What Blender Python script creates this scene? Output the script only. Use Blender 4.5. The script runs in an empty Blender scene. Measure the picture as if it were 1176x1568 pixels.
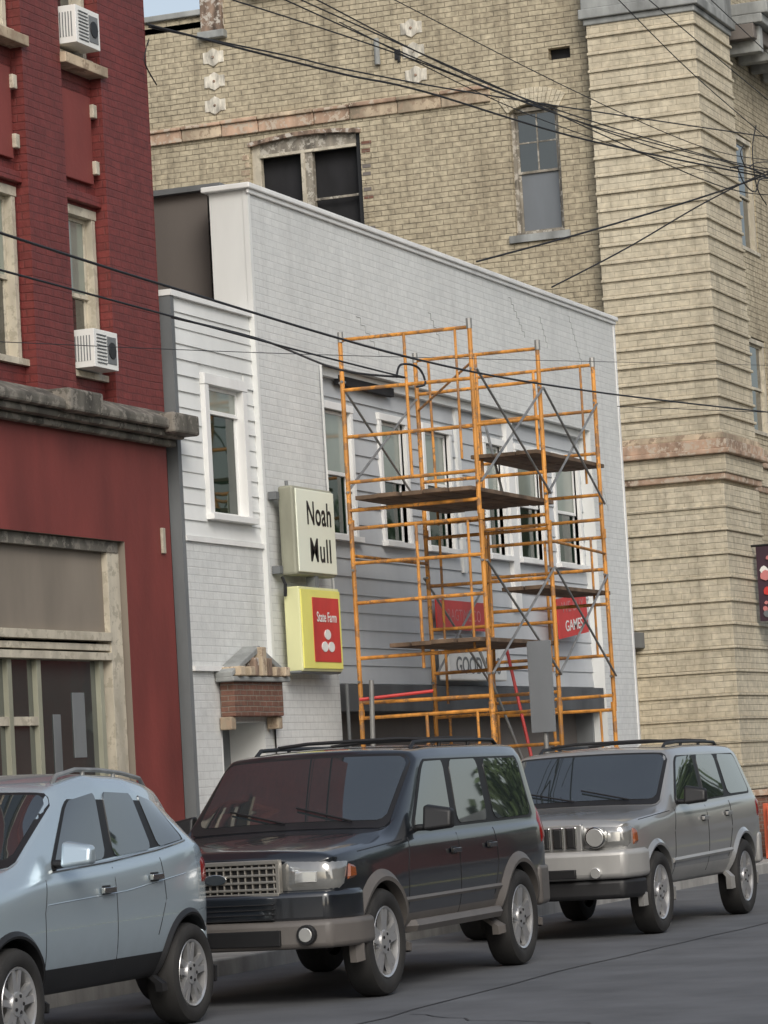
import bpy, bmesh, math, random
from mathutils import Vector, Matrix
from mathutils.bvhtree import BVHTree
random.seed(7)
SC=bpy.context.scene
rad=math.radians

# ------------------------------------------------------------ materials
def newmat(name):
    m=bpy.data.materials.new(name); m.use_nodes=True
    nt=m.node_tree; b=nt.nodes['Principled BSDF']
    return m,nt,b
def N(nt,t,**k):
    n=nt.nodes.new(t)
    for a,v in k.items(): setattr(n,a,v)
    return n
def mixc(nt,fac,a,b,mode='MIX'):
    n=N(nt,'ShaderNodeMix',data_type='RGBA',blend_type=mode)
    for s,v in ((0,fac),(6,a),(7,b)):
        if isinstance(v,(int,float)): n.inputs[s].default_value=v
        elif isinstance(v,tuple): n.inputs[s].default_value=v if len(v)==4 else (*v,1)
        else: nt.links.new(v,n.inputs[s])
    return n.outputs[2]
def noise(nt,vec,scale,detail=4,rough=.55):
    n=N(nt,'ShaderNodeTexNoise'); n.inputs['Scale'].default_value=scale
    n.inputs['Detail'].default_value=detail; n.inputs['Roughness'].default_value=rough
    nt.links.new(vec,n.inputs['Vector']); return n.outputs['Fac']
def ramp(nt,src,p0,p1,c0=(0,0,0,1),c1=(1,1,1,1)):
    n=N(nt,'ShaderNodeValToRGB'); e=n.color_ramp.elements
    e[0].position=p0; e[1].position=p1; e[0].color=c0; e[1].color=c1
    nt.links.new(src,n.inputs[0]); return n.outputs[0]
def objco(nt): return N(nt,'ShaderNodeTexCoord').outputs['Object']
def stretch(nt,vec,s):
    n=N(nt,'ShaderNodeMapping'); n.inputs['Scale'].default_value=s; nt.links.new(vec,n.inputs[0]); return n.outputs[0]
def bump(nt,b,h,strength=.3,dist=.01):
    n=N(nt,'ShaderNodeBump'); n.inputs['Strength'].default_value=strength; n.inputs['Distance'].default_value=dist
    nt.links.new(h,n.inputs['Height']); nt.links.new(n.outputs[0],b.inputs['Normal'])
def plain(name,c,rough=.6,metal=0,var=.15,scale=3,bumps=.0,coat=0,streak=True,spec=.5,peel=None):
    m,nt,b=newmat(name); co=objco(nt)
    v=noise(nt,stretch(nt,co,(1,1,.35 if streak else 1)),scale,5)
    d=tuple(x*(1-var*1.6) for x in c); l=tuple(min(1,x*(1+var)) for x in c)
    col=mixc(nt,ramp(nt,v,.3,.7),d,l)
    if peel: col=mixc(nt,ramp(nt,noise(nt,co,7,6,.7),.52,.56),col,peel)
    nt.links.new(col,b.inputs['Base Color'])
    b.inputs['Roughness'].default_value=rough; b.inputs['Metallic'].default_value=metal
    b.inputs['Coat Weight'].default_value=coat; b.inputs['Coat Roughness'].default_value=.04
    b.inputs['Specular IOR Level'].default_value=spec
    if bumps: bump(nt,b,noise(nt,co,scale*12,4),bumps,.01)
    return m
def N_scale(nt,o,s):
    n=N(nt,'ShaderNodeMath',operation='MULTIPLY'); nt.links.new(o,n.inputs[0]); n.inputs[1].default_value=s; return n.outputs[0]
def brick(name,c1,c2,mortar,bw=.21,rh=.075,ms=.008,bstr=.5,var=.2,offset=.5,stain=(.1,.09,.07),stainamt=.4,rough=.85,wob=.004,drip=0):
    m,nt,b=newmat(name); co=objco(nt)
    sx=N(nt,'ShaderNodeSeparateXYZ'); nt.links.new(co,sx.inputs[0])
    ad=N(nt,'ShaderNodeMath',operation='ADD'); nt.links.new(sx.outputs[0],ad.inputs[0]); nt.links.new(sx.outputs[1],ad.inputs[1])
    nz=noise(nt,stretch(nt,co,(1.2,1.2,1.2)),1.4,3)
    ma=N(nt,'ShaderNodeMath',operation='MULTIPLY_ADD'); nt.links.new(nz,ma.inputs[0]); ma.inputs[1].default_value=wob*8; nt.links.new(sx.outputs[2],ma.inputs[2])
    cb=N(nt,'ShaderNodeCombineXYZ'); nt.links.new(ad.outputs[0],cb.inputs[0]); nt.links.new(ma.outputs[0],cb.inputs[1])
    t=N(nt,'ShaderNodeTexBrick'); t.offset=offset
    t.inputs['Scale'].default_value=1; t.inputs['Brick Width'].default_value=bw; t.inputs['Row Height'].default_value=rh
    t.inputs['Mortar Size'].default_value=ms; t.inputs['Mortar Smooth'].default_value=.3
    t.inputs['Color1'].default_value=(*c1,1); t.inputs['Color2'].default_value=(*c2,1); t.inputs['Mortar'].default_value=(*mortar,1)
    nt.links.new(cb.outputs[0],t.inputs['Vector'])
    w=N(nt,'ShaderNodeMath',operation='PINGPONG'); nt.links.new(ma.outputs[0],w.inputs[0]); w.inputs[1].default_value=rh/2
    bed=ramp(nt,N_scale(nt,w.outputs[0],2/rh),.0,.22,(1,1,1,1),(0,0,0,1))
    patchy=ramp(nt,noise(nt,stretch(nt,co,(.7,.7,2.5)),1.1,4),.42,.62)
    mm=N(nt,'ShaderNodeMath',operation='MULTIPLY'); nt.links.new(bed,mm.inputs[0]); nt.links.new(patchy,mm.inputs[1])
    big=ramp(nt,noise(nt,stretch(nt,co,(.5,.5,.3)),1.3,6,.65),.35,.72)
    c=mixc(nt,mixc(nt,stainamt,(0,0,0),big),t.outputs['Color'],stain)
    if drip:
        dr=ramp(nt,noise(nt,stretch(nt,co,(2.2,2.2,.16)),1.6,5,.6),.52,.72)
        c=mixc(nt,mixc(nt,drip,(0,0,0),dr),c,tuple(x*.45 for x in stain))
    sb=N(nt,'ShaderNodeMath',operation='MULTIPLY'); nt.links.new(mm.outputs[0],sb.inputs[0]); sb.inputs[1].default_value=.55
    c=mixc(nt,sb.outputs[0],c,mortar)
    fine=noise(nt,co,9,4)
    c=mixc(nt,var,c,mixc(nt,1.0,c,ramp(nt,fine,.3,.7,(.35,.35,.35,1),(1.25,1.25,1.25,1)),'MULTIPLY'))
    nt.links.new(c,b.inputs['Base Color']); b.inputs['Roughness'].default_value=rough
    inv=N(nt,'ShaderNodeMath',operation='MULTIPLY_ADD'); nt.links.new(t.outputs['Fac'],inv.inputs[0]); inv.inputs[1].default_value=-1
    nt.links.new(noise(nt,co,25,3),inv.inputs[2])
    i2=N(nt,'ShaderNodeMath',operation='SUBTRACT'); nt.links.new(inv.outputs[0],i2.inputs[0]); nt.links.new(mm.outputs[0],i2.inputs[1])
    bump(nt,b,i2.outputs[0],bstr,.012)
    return m
def glassy(name,c,rough=.03,spec=.8,wav=.05,coat=0,ws=2.2):
    m,nt,b=newmat(name); co=objco(nt)
    nt.links.new(mixc(nt,noise(nt,co,1.5,3),tuple(x*.5 for x in c),c),b.inputs['Base Color'])
    b.inputs['Roughness'].default_value=rough; b.inputs['Specular IOR Level'].default_value=spec; b.inputs['IOR'].default_value=1.6
    b.inputs['Coat Weight'].default_value=coat; b.inputs['Coat IOR'].default_value=1.8; b.inputs['Coat Roughness'].default_value=.02
    if wav: bump(nt,b,noise(nt,co,ws,1),wav,.02)
    return m
def paint(name,c,metal=.5,rough=.32,coat=1):
    m,nt,b=newmat(name); co=objco(nt)
    sx=N(nt,'ShaderNodeSeparateXYZ'); nt.links.new(co,sx.inputs[0])
    dirt=N(nt,'ShaderNodeMapRange'); dirt.inputs[1].default_value=.75; dirt.inputs[2].default_value=.25
    nt.links.new(sx.outputs[2],dirt.inputs[0])
    mm=N(nt,'ShaderNodeMath',operation='MULTIPLY'); nt.links.new(dirt.outputs[0],mm.inputs[0]); nt.links.new(noise(nt,co,6,5),mm.inputs[1])
    m2=N(nt,'ShaderNodeMath',operation='MULTIPLY'); nt.links.new(mm.outputs[0],m2.inputs[0]); m2.inputs[1].default_value=.7
    nt.links.new(mixc(nt,m2.outputs[0],c,(.13,.115,.1)),b.inputs['Base Color'])
    b.inputs['Metallic'].default_value=metal
    rr=N(nt,'ShaderNodeMath',operation='MULTIPLY_ADD'); nt.links.new(m2.outputs[0],rr.inputs[0]); rr.inputs[1].default_value=.8; rr.inputs[2].default_value=rough
    nt.links.new(rr.outputs[0],b.inputs['Roughness'])
    b.inputs['Coat Weight'].default_value=coat; b.inputs['Coat Roughness'].default_value=.05; b.inputs['Coat IOR'].default_value=1.6
    return m

M={}
M['asphalt']=plain('asphalt',(.105,.11,.118),.8,var=.18,scale=1.2,bumps=.25,streak=False)
M['tar']=plain('tar_seal',(.045,.045,.048),.65,var=.2)
M['walk']=plain('pavement_concrete',(.3,.29,.27),.9,var=.15,scale=2,bumps=.2,streak=False)
M['kerb']=plain('kerb_concrete',(.33,.32,.3),.9,var=.2,scale=4,bumps=.2)
M['white']=plain('white_siding_paint',(.73,.74,.72),.55,var=.08,scale=1.1,bumps=.05)
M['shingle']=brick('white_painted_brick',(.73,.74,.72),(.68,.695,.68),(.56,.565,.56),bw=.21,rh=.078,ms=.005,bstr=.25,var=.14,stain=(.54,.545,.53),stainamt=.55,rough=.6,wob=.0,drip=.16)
M['greysiding']=plain('recess_siding_grey',(.48,.5,.515),.6,var=.08,scale=1.3,bumps=.05)  # recess siding, greyer than the white siding
M['trimwhite']=plain('white_trim_paint',(.8,.8,.78),.45,var=.07,scale=3)
M['darkwall']=plain('dark_stucco',(.16,.142,.128),.9,var=.12,scale=.8,bumps=.1)
M['fascia']=plain('fascia_grey',(.17,.18,.185),.7,var=.15,scale=2)
M['fascia2']=plain('shop_fascia_dark',(.085,.09,.095),.7,var=.25,scale=2)
M['black']=plain('black_rubber',(.012,.012,.013),.5,var=.2)
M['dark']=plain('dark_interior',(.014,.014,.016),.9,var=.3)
M['redbrick']=brick('red_painted_brick',(.2,.036,.031),(.172,.031,.028),(.13,.026,.023),bstr=.45,var=.35,stain=(.11,.026,.023),stainamt=.5,rough=.6,drip=.25)
M['redpaint']=plain('red_painted_render',(.19,.038,.031),.65,var=.2,scale=1.4,bumps=.3)
M['rcornice']=plain('weathered_cornice',(.13,.12,.1),.8,var=.4,scale=4,bumps=.3,peel=(.22,.2,.17))
M['cream']=plain('cream_wood',(.55,.5,.4),.6,var=.2,scale=4,peel=(.4,.36,.28))
M['tanpanel']=plain('tan_panel',(.24,.205,.165),.7,var=.12,scale=1.5)
M['tan']=brick('tan_brick',(.56,.49,.35),(.48,.415,.295),(.28,.24,.17),bw=.24,rh=.09,ms=.007,bstr=.9,var=.5,stain=(.3,.25,.17),stainamt=.6,wob=.003,drip=.45)
M['pier']=brick('tan_pier_brick',(.68,.61,.465),(.6,.535,.4),(.42,.37,.275),bw=.3,rh=.0947,ms=.005,bstr=.6,var=.4,stain=(.44,.37,.265),stainamt=.45,wob=.0,drip=.3)
M['stone']=plain('weathered_stone',(.52,.42,.3),.85,var=.35,scale=2.5,bumps=.3,peel=(.32,.24,.17))
M['pinkstone']=plain('stained_sandstone',(.45,.31,.22),.85,var=.4,scale=2.5,bumps=.3,peel=(.5,.42,.33))
M['greystone']=plain('grey_stone',(.3,.31,.3),.85,var=.3,scale=2.5,bumps=.3)
M['rustwood']=plain('peeling_timber',(.24,.17,.125),.8,var=.5,scale=7,bumps=.3,peel=(.5,.46,.4))
M['greyframe']=plain('grey_brown_frame',(.24,.215,.175),.7,var=.4,scale=7,peel=(.45,.42,.36))
M['boardblue']=plain('grey_board',(.15,.165,.18),.6,var=.1,scale=2)
M['plate']=plain('white_anchor_plate',(.64,.6,.51),.8,var=.4,scale=9)
M['brownbrick']=brick('hood_brick',(.22,.1,.07),(.17,.08,.055),(.24,.2,.16),bw=.16,rh=.055,ms=.006,bstr=.6,var=.4,stainamt=.2)
M['glass']=glassy('window_glass',(.018,.024,.022),spec=1,coat=.3)
M['glassdk']=glassy('window_glass_dark',(.012,.028,.018),spec=.5,wav=.3,ws=1.4)
M['glassshop']=glassy('shop_glass',(.06,.075,.07),spec=1,coat=1,wav=.12)  # lighter grey-green base stands in for reflected sky and buildings
M['glasslt']=glassy('window_glass_curtain_and_sky',(.3,.34,.29),.06,.9)  # pale tint covers curtains and, in the white building, painted-in sky reflection
M['carglass']=glassy('car_glass',(.03,.038,.042),.015,1,.02,coat=1,ws=1.2)
M['orange']=plain('orange_scaffold_paint',(.62,.27,.05),.5,var=.35,scale=6,peel=(.3,.15,.06))
M['barrier']=plain('orange_barrier_plastic',(.62,.13,.06),.5,var=.12)
M['galv']=plain('galvanised_steel',(.32,.32,.31),.45,metal=.6,var=.2,scale=8)
M['signback']=plain('sign_back_grey',(.2,.215,.23),.5,metal=.2,var=.06,scale=2)
M['plank']=plain('scaffold_plank',(.15,.1,.065),.85,var=.35,scale=4)
M['signcream']=plain('sign_face_cream',(.84,.87,.73),.35,var=.02)
M['signframe']=plain('sign_frame_olive',(.3,.3,.23),.5,var=.15)
M['yellow']=plain('sign_yellow',(.82,.78,.2),.4,var=.04)
M['yelside']=plain('sign_side_yellow',(.68,.68,.38),.4,var=.06)
M['signred']=plain('sign_red',(.56,.045,.04),.45,var=.12)
M['signwhite']=plain('sign_white',(.78,.78,.75),.5,var=.05)
M['ink']=plain('sign_black',(.012,.012,.012),.5,var=.05)
M['purple']=plain('poster_plum',(.045,.02,.035),.5,var=.2)
M['pink']=plain('poster_pink',(.55,.2,.2),.5,var=.2)
M['wire']=plain('cable_black',(.018,.018,.02),.6,var=.1)
M['polewood']=plain('pole_timber',(.12,.09,.065),.85,var=.3,scale=6,bumps=.3)
M['chrome']=plain('chrome',(.6,.6,.58),.18,metal=1,var=.05)
M['grille']=plain('grille_pewter',(.38,.36,.32),.35,metal=.7,var=.05)
M['alloy']=plain('alloy_wheel',(.6,.6,.6),.3,metal=.75,var=.1)
M['tyre']=plain('tyre_rubber',(.022,.021,.02),.8,var=.25,scale=8)
M['lamp']=glassy('headlamp_lens',(.2,.2,.19),.05,1,.35,coat=1,ws=9)
M['bulb']=plain('headlamp_reflector',(.75,.75,.72),.2,metal=.6,var=.1,coat=1)
M['amber']=glassy('amber_lens',(.3,.085,.03),.1,.8,.1)
M['redlens']=glassy('tail_lens',(.3,.012,.01),.1,.8,.1)
M['clad']=plain('grey_cladding',(.11,.1,.092),.5,var=.12)
M['silvclad']=plain('silver_cladding',(.38,.375,.36),.42,metal=.35,var=.08)
M['treeleaf']=plain('foliage',(.07,.11,.035),.8,var=.5,scale=2,streak=False)
M['bark']=plain('bark',(.09,.07,.05),.9,var=.4,scale=6,bumps=.4)

# ------------------------------------------------------------ mesh builder
class MB:
    def __init__(s): s.v=[]; s.f=[]; s.m=[]; s.mats=[]
    def mi(s,mat):
        mat=M[mat] if isinstance(mat,str) else mat
        if mat not in s.mats: s.mats.append(mat)
        return s.mats.index(mat)
    def add(s,vs,fs,mat):
        o=len(s.v); s.v+= [tuple(v) for v in vs]; k=s.mi(mat)
        for f in fs: s.f.append(tuple(i+o for i in f)); s.m.append(k)
    def box(s,x0,x1,y0,y1,z0,z1,mat):
        s.add([(x,y,z) for z in (z0,z1) for y in (y0,y1) for x in (x0,x1)],
              [(0,2,3,1),(4,5,7,6),(0,1,5,4),(2,6,7,3),(0,4,6,2),(1,3,7,5)],mat)
    def quad(s,a,b,c,d,mat): s.add([a,b,c,d],[(0,1,2,3)],mat)
    def cyl(s,a,b,r,mat,n=8,r2=None): s.tube([a,b],r,mat,n,r2)
    def tube(s,pts,r,mat,n=6,r2=None):
        pts=[Vector(p) for p in pts]; vs=[]; L=len(pts)
        for i,p in enumerate(pts):
            d=(pts[min(i+1,L-1)]-pts[max(i-1,0)]).normalized()
            ref=Vector((0,0,1)) if abs(d.z)<.9 else Vector((1,0,0))
            u=d.cross(ref).normalized(); w=u.cross(d)
            rr=r if r2 is None else r+(r2-r)*i/(L-1)
            for k in range(n):
                a=2*math.pi*k/n; vs.append(p+u*rr*math.cos(a)+w*rr*math.sin(a))
        fs=[]
        for i in range(L-1):
            for k in range(n): fs.append((i*n+k,i*n+(k+1)%n,(i+1)*n+(k+1)%n,(i+1)*n+k))
        fs.append(tuple(range(n))[::-1]); fs.append(tuple((L-1)*n+k for k in range(n)))
        s.add(vs,fs,mat)
    def prism(s,poly,axis,a,b,mat):
        def P(p,t):
            q=list(p); q.insert(axis,t); return tuple(q)
        n=len(poly)
        s.add([P(p,a) for p in poly]+[P(p,b) for p in poly],
              [tuple(range(n)),tuple(range(2*n-1,n-1,-1))]+[(i,n+i,n+(i+1)%n,(i+1)%n) for i in range(n)],mat)
    def lathe(s,prof,c,mat,n=40,sgn=1):
        vs=[];fs=[]
        for (r,o) in prof:
            for k in range(n):
                a=2*math.pi*k/n; vs.append((c[0]+r*math.cos(a),c[1]+o*sgn,c[2]+r*math.sin(a)))
        for i in range(len(prof)-1):
            for k in range(n): fs.append((i*n+k,(i+1)*n+k,(i+1)*n+(k+1)%n,i*n+(k+1)%n))
        s.add(vs,fs,mat)
    def done(s,name,parent=None,bevel=0,smooth=False,segs=2,keep=False):
        me=bpy.data.meshes.new(name); me.from_pydata(s.v,[],s.f)
        for m in s.mats: me.materials.append(m)
        me.polygons.foreach_set('material_index',s.m)
        bm=bmesh.new(); bm.from_mesh(me); bmesh.ops.recalc_face_normals(bm,faces=bm.faces); bm.to_mesh(me); bm.free()
        me.update()
        o=bpy.data.objects.new(name,me); SC.collection.objects.link(o)
        if parent is not None:
            o.parent=parent
            if not keep: o.matrix_parent_inverse=parent.matrix_world.inverted()
        if bevel:
            md=o.modifiers.new('b','BEVEL'); md.width=bevel; md.segments=segs; md.limit_method='ANGLE'; md.angle_limit=rad(35)
        if smooth:
            me.shade_smooth(); me.set_sharp_from_angle(angle=rad(38))
        return o
def root(name,loc=(0,0,0)):
    e=bpy.data.objects.new(name,None); e.location=loc; e.empty_display_size=.3
    SC.collection.objects.link(e); bpy.context.view_layer.update(); return e
def text(name,body,x,y,z,size,mat,parent,sx=1,offset=0.0,rot=(90,0,0),ext=.0006,sp=1.0):
    c=bpy.data.curves.new(name,'FONT'); c.body=body; c.size=size; c.offset=offset; c.extrude=ext; c.space_character=sp
    c.align_x='CENTER'; c.align_y='CENTER'; c.materials.append(M[mat])
    o=bpy.data.objects.new(name,c); SC.collection.objects.link(o)
    o.location=(x,y,z); o.rotation_euler=[rad(a) for a in rot]; o.scale=(sx,1,1)
    o.parent=parent; o.matrix_parent_inverse=parent.matrix_world.inverted(); return o

def wall(mb,axis,p,u0,u1,z0,z1,mat,openings=(),depth=.3,revmat=None):
    us=sorted({u0,u1,*[a for o in openings for a in o[:2] if u0<a<u1]})
    zs=sorted({z0,z1,*[a for o in openings for a in o[2:4] if z0<a<z1]})
    def P(u,z,d=0): return (u,p+d,z) if axis==1 else (p+d,u,z)
    for i in range(len(us)-1):
        for j in range(len(zs)-1):
            uc=(us[i]+us[i+1])/2; zc=(zs[j]+zs[j+1])/2
            if any(o[0]<uc<o[1] and o[2]<zc<o[3] for o in openings): continue
            mb.quad(P(us[i],zs[j]),P(us[i+1],zs[j]),P(us[i+1],zs[j+1]),P(us[i],zs[j+1]),mat)
    rm=revmat or mat
    for a,b,c,d in [o[:4] for o in openings]:
        a=max(a,u0);b=min(b,u1);c=max(c,z0);d=min(d,z1)
        for (q,r) in (((a,c),(b,c)),((b,c),(b,d)),((b,d),(a,d)),((a,d),(a,c))):
            mb.quad(P(*q),P(*r),P(*r,depth),P(*q,depth),rm)
def laps(mb,x0,x1,z0,z1,y,h,t,mat,openings=()):
    z=z0
    while z<z1-.01:
        zt=min(z+h,z1); zc=(z+zt)/2
        iv=[(x0,x1)]
        for o in openings:
            if o[2]<zc<o[3]:
                nv=[]
                for a,b in iv:
                    if o[1]<=a or o[0]>=b: nv.append((a,b)); continue
                    if o[0]>a: nv.append((a,o[0]))
                    if o[1]<b: nv.append((o[1],b))
                iv=nv
        for a,b in iv:
            jz=random.uniform(-.004,.004); tt=t*random.uniform(.8,1.2)
            mb.add([(a,y-tt,z+jz),(b,y-tt,z+jz),(b,y-.002,zt+.006),(a,y-.002,zt+.006),(a,y+.01,z+jz),(b,y+.01,z+jz)],
                   [(0,1,2,3),(4,5,1,0),(4,0,3),(1,5,2)],mat)
        z=zt
def dh_window(name,parent,x0,x1,z0,z1,y,frame='trimwhite',up='glasslt',lo='glass',axis=1,tw=.07,proud=.03,munt=0,back=.08,sill=True,meet=.5):
    mb=MB()
    def B(u0,u1,d0,d1,a,b,m):
        if axis==1: mb.box(u0,u1,y+d0,y+d1,a,b,m)
        else: mb.box(y+d0,y+d1,u0,u1,a,b,m)
    B(x0-tw,x0,-proud,back,z0,z1,frame); B(x1,x1+tw,-proud,back,z0,z1,frame)
    B(x0-tw-.01,x1+tw+.01,-proud-.008,back,z1,z1+tw*1.1,frame)
    if sill: B(x0-tw-.04,x1+tw+.04,-proud-.05,back,z0-.06,z0,frame)
    zm=z0+(z1-z0)*meet; s=.04
    for (a,b,d,g) in ((z0,zm+.02,.045,lo),(zm-.02,z1,.02,up)):
        B(x0,x0+s,d,d+.025,a,b,frame); B(x1-s,x1,d,d+.025,a,b,frame)
        B(x0+s,x1-s,d,d+.025,a,a+s,frame); B(x0+s,x1-s,d,d+.025,b-s,b,frame)
        B(x0+s,x1-s,d+.012,d+.016,a+s,b-s,g)
        if munt and b==z1:
            for k in range(1,munt):
                u=x0+(x1-x0)*k/munt; B(u-.012,u+.012,d+.002,d+.02,a+s,b-s,frame)
            w=(a+b)/2; B(x0+s,x1-s,d+.003,d+.019,w-.012,w+.012,frame)
    return mb.done(name,parent,bevel=.004)

# ------------------------------------------------------------ ground
mb=MB(); mb.quad((-900,-900,-.004),(900,-900,-.004),(900,900,-.004),(-900,900,-.004),'asphalt'); mb.done('ground')
mb=MB(); mb.quad((-60,-3.2,0),(220,-3.2,0),(220,11.3,0),(-60,11.3,0),'asphalt')
mb.box(-60,220,3.95,4.05,.001,.004,'yellow'); mb.box(-60,220,4.2,4.3,.001,.004,'yellow')
for (pts,wd_) in (([(14,7.9),(17,8.05),(20,7.95),(24,8.1),(29,8.0),(36,8.15),(48,8.05)],.012),([(18,5.6),(19.2,6.3),(19.6,7.2),(20.4,8.0)],.008),([(27,6.2),(27.8,7.0),(27.6,8.05)],.008)):
    P=[]
    for a,b in zip(pts,pts[1:]):
        for t in range(6): P.append((a[0]+(b[0]-a[0])*t/6+random.uniform(-.05,.05),a[1]+(b[1]-a[1])*t/6+random.uniform(-.03,.03)))
    for a,b in zip(P,P[1:]):
        dx,dy=b[0]-a[0],b[1]-a[1]; L=math.hypot(dx,dy) or 1; nx,ny=-dy/L*wd_,dx/L*wd_
        mb.quad((a[0]-nx,a[1]-ny,.004),(b[0]-nx,b[1]-ny,.004),(b[0]+nx,b[1]+ny,.004),(a[0]+nx,a[1]+ny,.004),'tar')
mb.done('road')
mb=MB(); mb.box(-60,220,11.3,11.45,-.02,.14,'kerb'); mb.done('kerb',bevel=.015)
mb=MB(); mb.box(-60,220,11.45,13.7,-.02,.137,'walk')
for i in range(60): mb.box(-10+i*1.5-.006,-10+i*1.5+.006,11.45,13.5,.137,.139,'dark')
mb.done('pavement')
mb=MB(); mb.box(-60,220,-3.35,-3.2,-.02,.14,'kerb'); mb.done('kerb',bevel=.015)
mb=MB(); mb.box(-60,220,-5.6,-3.35,-.02,.137,'walk'); mb.done('pavement')

# ------------------------------------------------------------ red building (left)
R=root('red_brick_building',(25.5,13.5,0))
F=13.5
mb=MB()
ops=[]
bays=[(27.12,27.93),(25.35,26.3),(23.4,24.3),(21.5,22.4)]
for a,b in bays: ops+= [(a+.03,b-.03,5.47,7.1),(a+.03,b-.03,8.52,10.15)]
wall(mb,1,F+.12,18,29.0,5.1,12.5,'redbrick',ops,.25,'redbrick')
for a,b in ((27.94,28.98),(26.32,27.1),(24.32,25.33),(22.42,23.38),(18,21.48)):
    mb.box(a,b,F,F+.13,5.1,12.5,'redbrick')
wall(mb,1,F,18,29.0,0,5.1,'redpaint',[(19,27.95,.35,3.93)],.3,'tanpanel')
mb.box(28.99,29.0,F,26,0,12.5,'redbrick'); mb.box(18,29,26,26.1,0,12.5,'redbrick'); mb.box(18,29,F+.12,26,12.4,12.5,'dark')
mb.box(18,18.05,F,26,0,12.5,'redbrick')
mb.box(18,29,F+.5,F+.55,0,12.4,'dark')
mb.done('walls',R)
mb=MB()
mb.prism([(F-.26,5.04),(F-.26,5.13),(F-.005,5.26),(F-.005,5.04)],0,18,29.08,'rcornice'); mb.box(18,29.05,F-.19,F-.004,4.97,5.04,'rcornice'); mb.box(18,29.03,F-.1,F-.003,4.9,4.97,'rcornice')
mb.box(28.55,29.14,F-.31,F-.01,5.0,5.2,'rcornice'); mb.box(26.35,27.05,F-.3,F-.01,5.03,5.24,'rcornice')
mb.done('cornice',R,bevel=.025)
mb=MB()
for a,b in bays:
    mb.box(a+.1,b-.1,F+.07,F+.125,7.35,8.2,'redpaint')
    mb.box(a,b,F+.05,F+.125,7.14,7.24,'redbrick')
    mb.box(a-.03,b+.06,F-.06,F+.14,8.4,8.5,'stone')
    for z in (7.45,8.0): mb.box(b-.12,b-.04,F+.03,F+.12,z,z+.13,'cream')
mb.box(28.75,28.82,F-.03,F,3.85,4.1,'cream')
mb.done('panels_and_sills',R,bevel=.008)
for a,b in bays:
    for z in (5.47,8.52):
        dh_window('window',R,a+.1,b-.1,z+.05,z+1.55,F+.17,'cream','glasslt' if z<6 else 'glass','glass',tw=.08,proud=.05)
def ac(x,z,y,parent):
    m=MB(); m.box(x,x+.5,y-.3,y+.1,z,z+.36,'signwhite')
    for k in range(9): m.box(x+.05,x+.25,y-.31,y-.298,z+.04+k*.033,z+.052+k*.033,'fascia')
    for k in range(7): m.box(x-.008,x+.002,y-.26+k*.03,y-.25+k*.03,z+.06,z+.3,'fascia')
    m.box(x+.27,x+.46,y-.306,y-.298,z+.05,z+.31,'fascia'); m.cyl((x+.365,y-.315,z+.18),(x+.365,y-.3,z+.18),.08,'ink',14)
    m.done('air_conditioner',parent,bevel=.01)
ac(27.25,5.53,F+.17,R); ac(27.2,8.6,F+.17,R)
mb=MB()
G=F+.1
mb.box(19,27.9,G-.05,G+.1,3.82,3.925,'rcornice')
mb.box(19,27.7,G+.02,G+.06,3.06,3.82,'tanpanel')
mb.box(27.68,27.93,G-.04,G+.12,.35,3.82,'cream')
for z,h,d in ((2.98,.08,.06),(2.89,.06,.03),(2.8,.07,.05)): mb.box(19,27.68,G-d,G+.1,z,z+h,'cream')
mb.box(19,27.6,G+.06,G+.07,.6,2.8,'glassshop')
for x in (19.8,21,22.5,24,25.72,26.28,27.55): mb.box(x-.04,x+.04,G+.01,G+.09,.6,2.8,'signframe' if x>25 else 'cream')
mb.box(19,26.24,G+.015,G+.085,2.2,2.28,'cream')
mb.box(26.6,26.75,G+.052,G+.058,1.2,2.3,'fascia'); mb.box(27.0,27.25,G+.052,G+.058,1.9,2.5,'fascia')
mb.box(19,27.68,G-.02,G+.1,.35,.6,'redpaint')
mb.done('storefront',R,bevel=.008)

# ------------------------------------------------------------ white building
B=root('white_siding_building',(36.5,13.5,0))
F=13.5; T=13.44
mb=MB()
dop=(29.9,31.0,0,2.2)
wop=(29.9,30.9,4.25,5.7)
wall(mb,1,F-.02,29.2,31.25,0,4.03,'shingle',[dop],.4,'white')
wall(mb,1,F,29.2,31.25,4.03,6.44,'white',[wop],.5,'white')
laps(mb,29.27,31.22,4.06,6.44,F,.16,.02,'white',[(29.84,30.96,4.2,5.78)])
mb.box(29.19,29.27,F-.035,F+.1,0,6.46,'fascia')
mb.box(29.27,31.24,F-.05,F-.021,4.0,4.05,'trimwhite'); mb.box(29.27,31.24,F-.07,F-.021,2.71,2.76,'trimwhite')
mb.box(29.18,31.24,F-.05,F+.1,6.44,6.5,'trimwhite')
mb.box(29.2,31.24,F+.1,22,6.3,6.42,'darkwall')
mb.box(29.9,31.0,F+.38,F+.4,0,2.2,'fascia')
mb.box(29.9,29.98,F+.0,F+.37,.14,2.19,'trimwhite')
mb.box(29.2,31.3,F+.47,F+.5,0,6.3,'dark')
mb.done('side_section',B)
dh_window('window',B,29.98,30.83,4.3,5.62,F+.0,'trimwhite','glasslt','glassdk',tw=.1,proud=.05,meet=.8)
mb=MB(); mb.box(29.9,31.14,F-.19,F-.03,2.25,2.62,'brownbrick')
mb.prism([(29.9,2.66),(31.14,2.66),(30.52,2.93)],1,F-.15,F-.03,'trimwhite')
for sg in (-1,1):
    mb.prism([(30.52,2.97),(30.52+sg*.72,2.70),(30.52+sg*.72,2.64),(30.52,2.90)],1,F-.22,F-.03,'greystone')
mb.box(29.8,31.24,F-.24,F-.03,2.6,2.65,'greystone')
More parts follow.
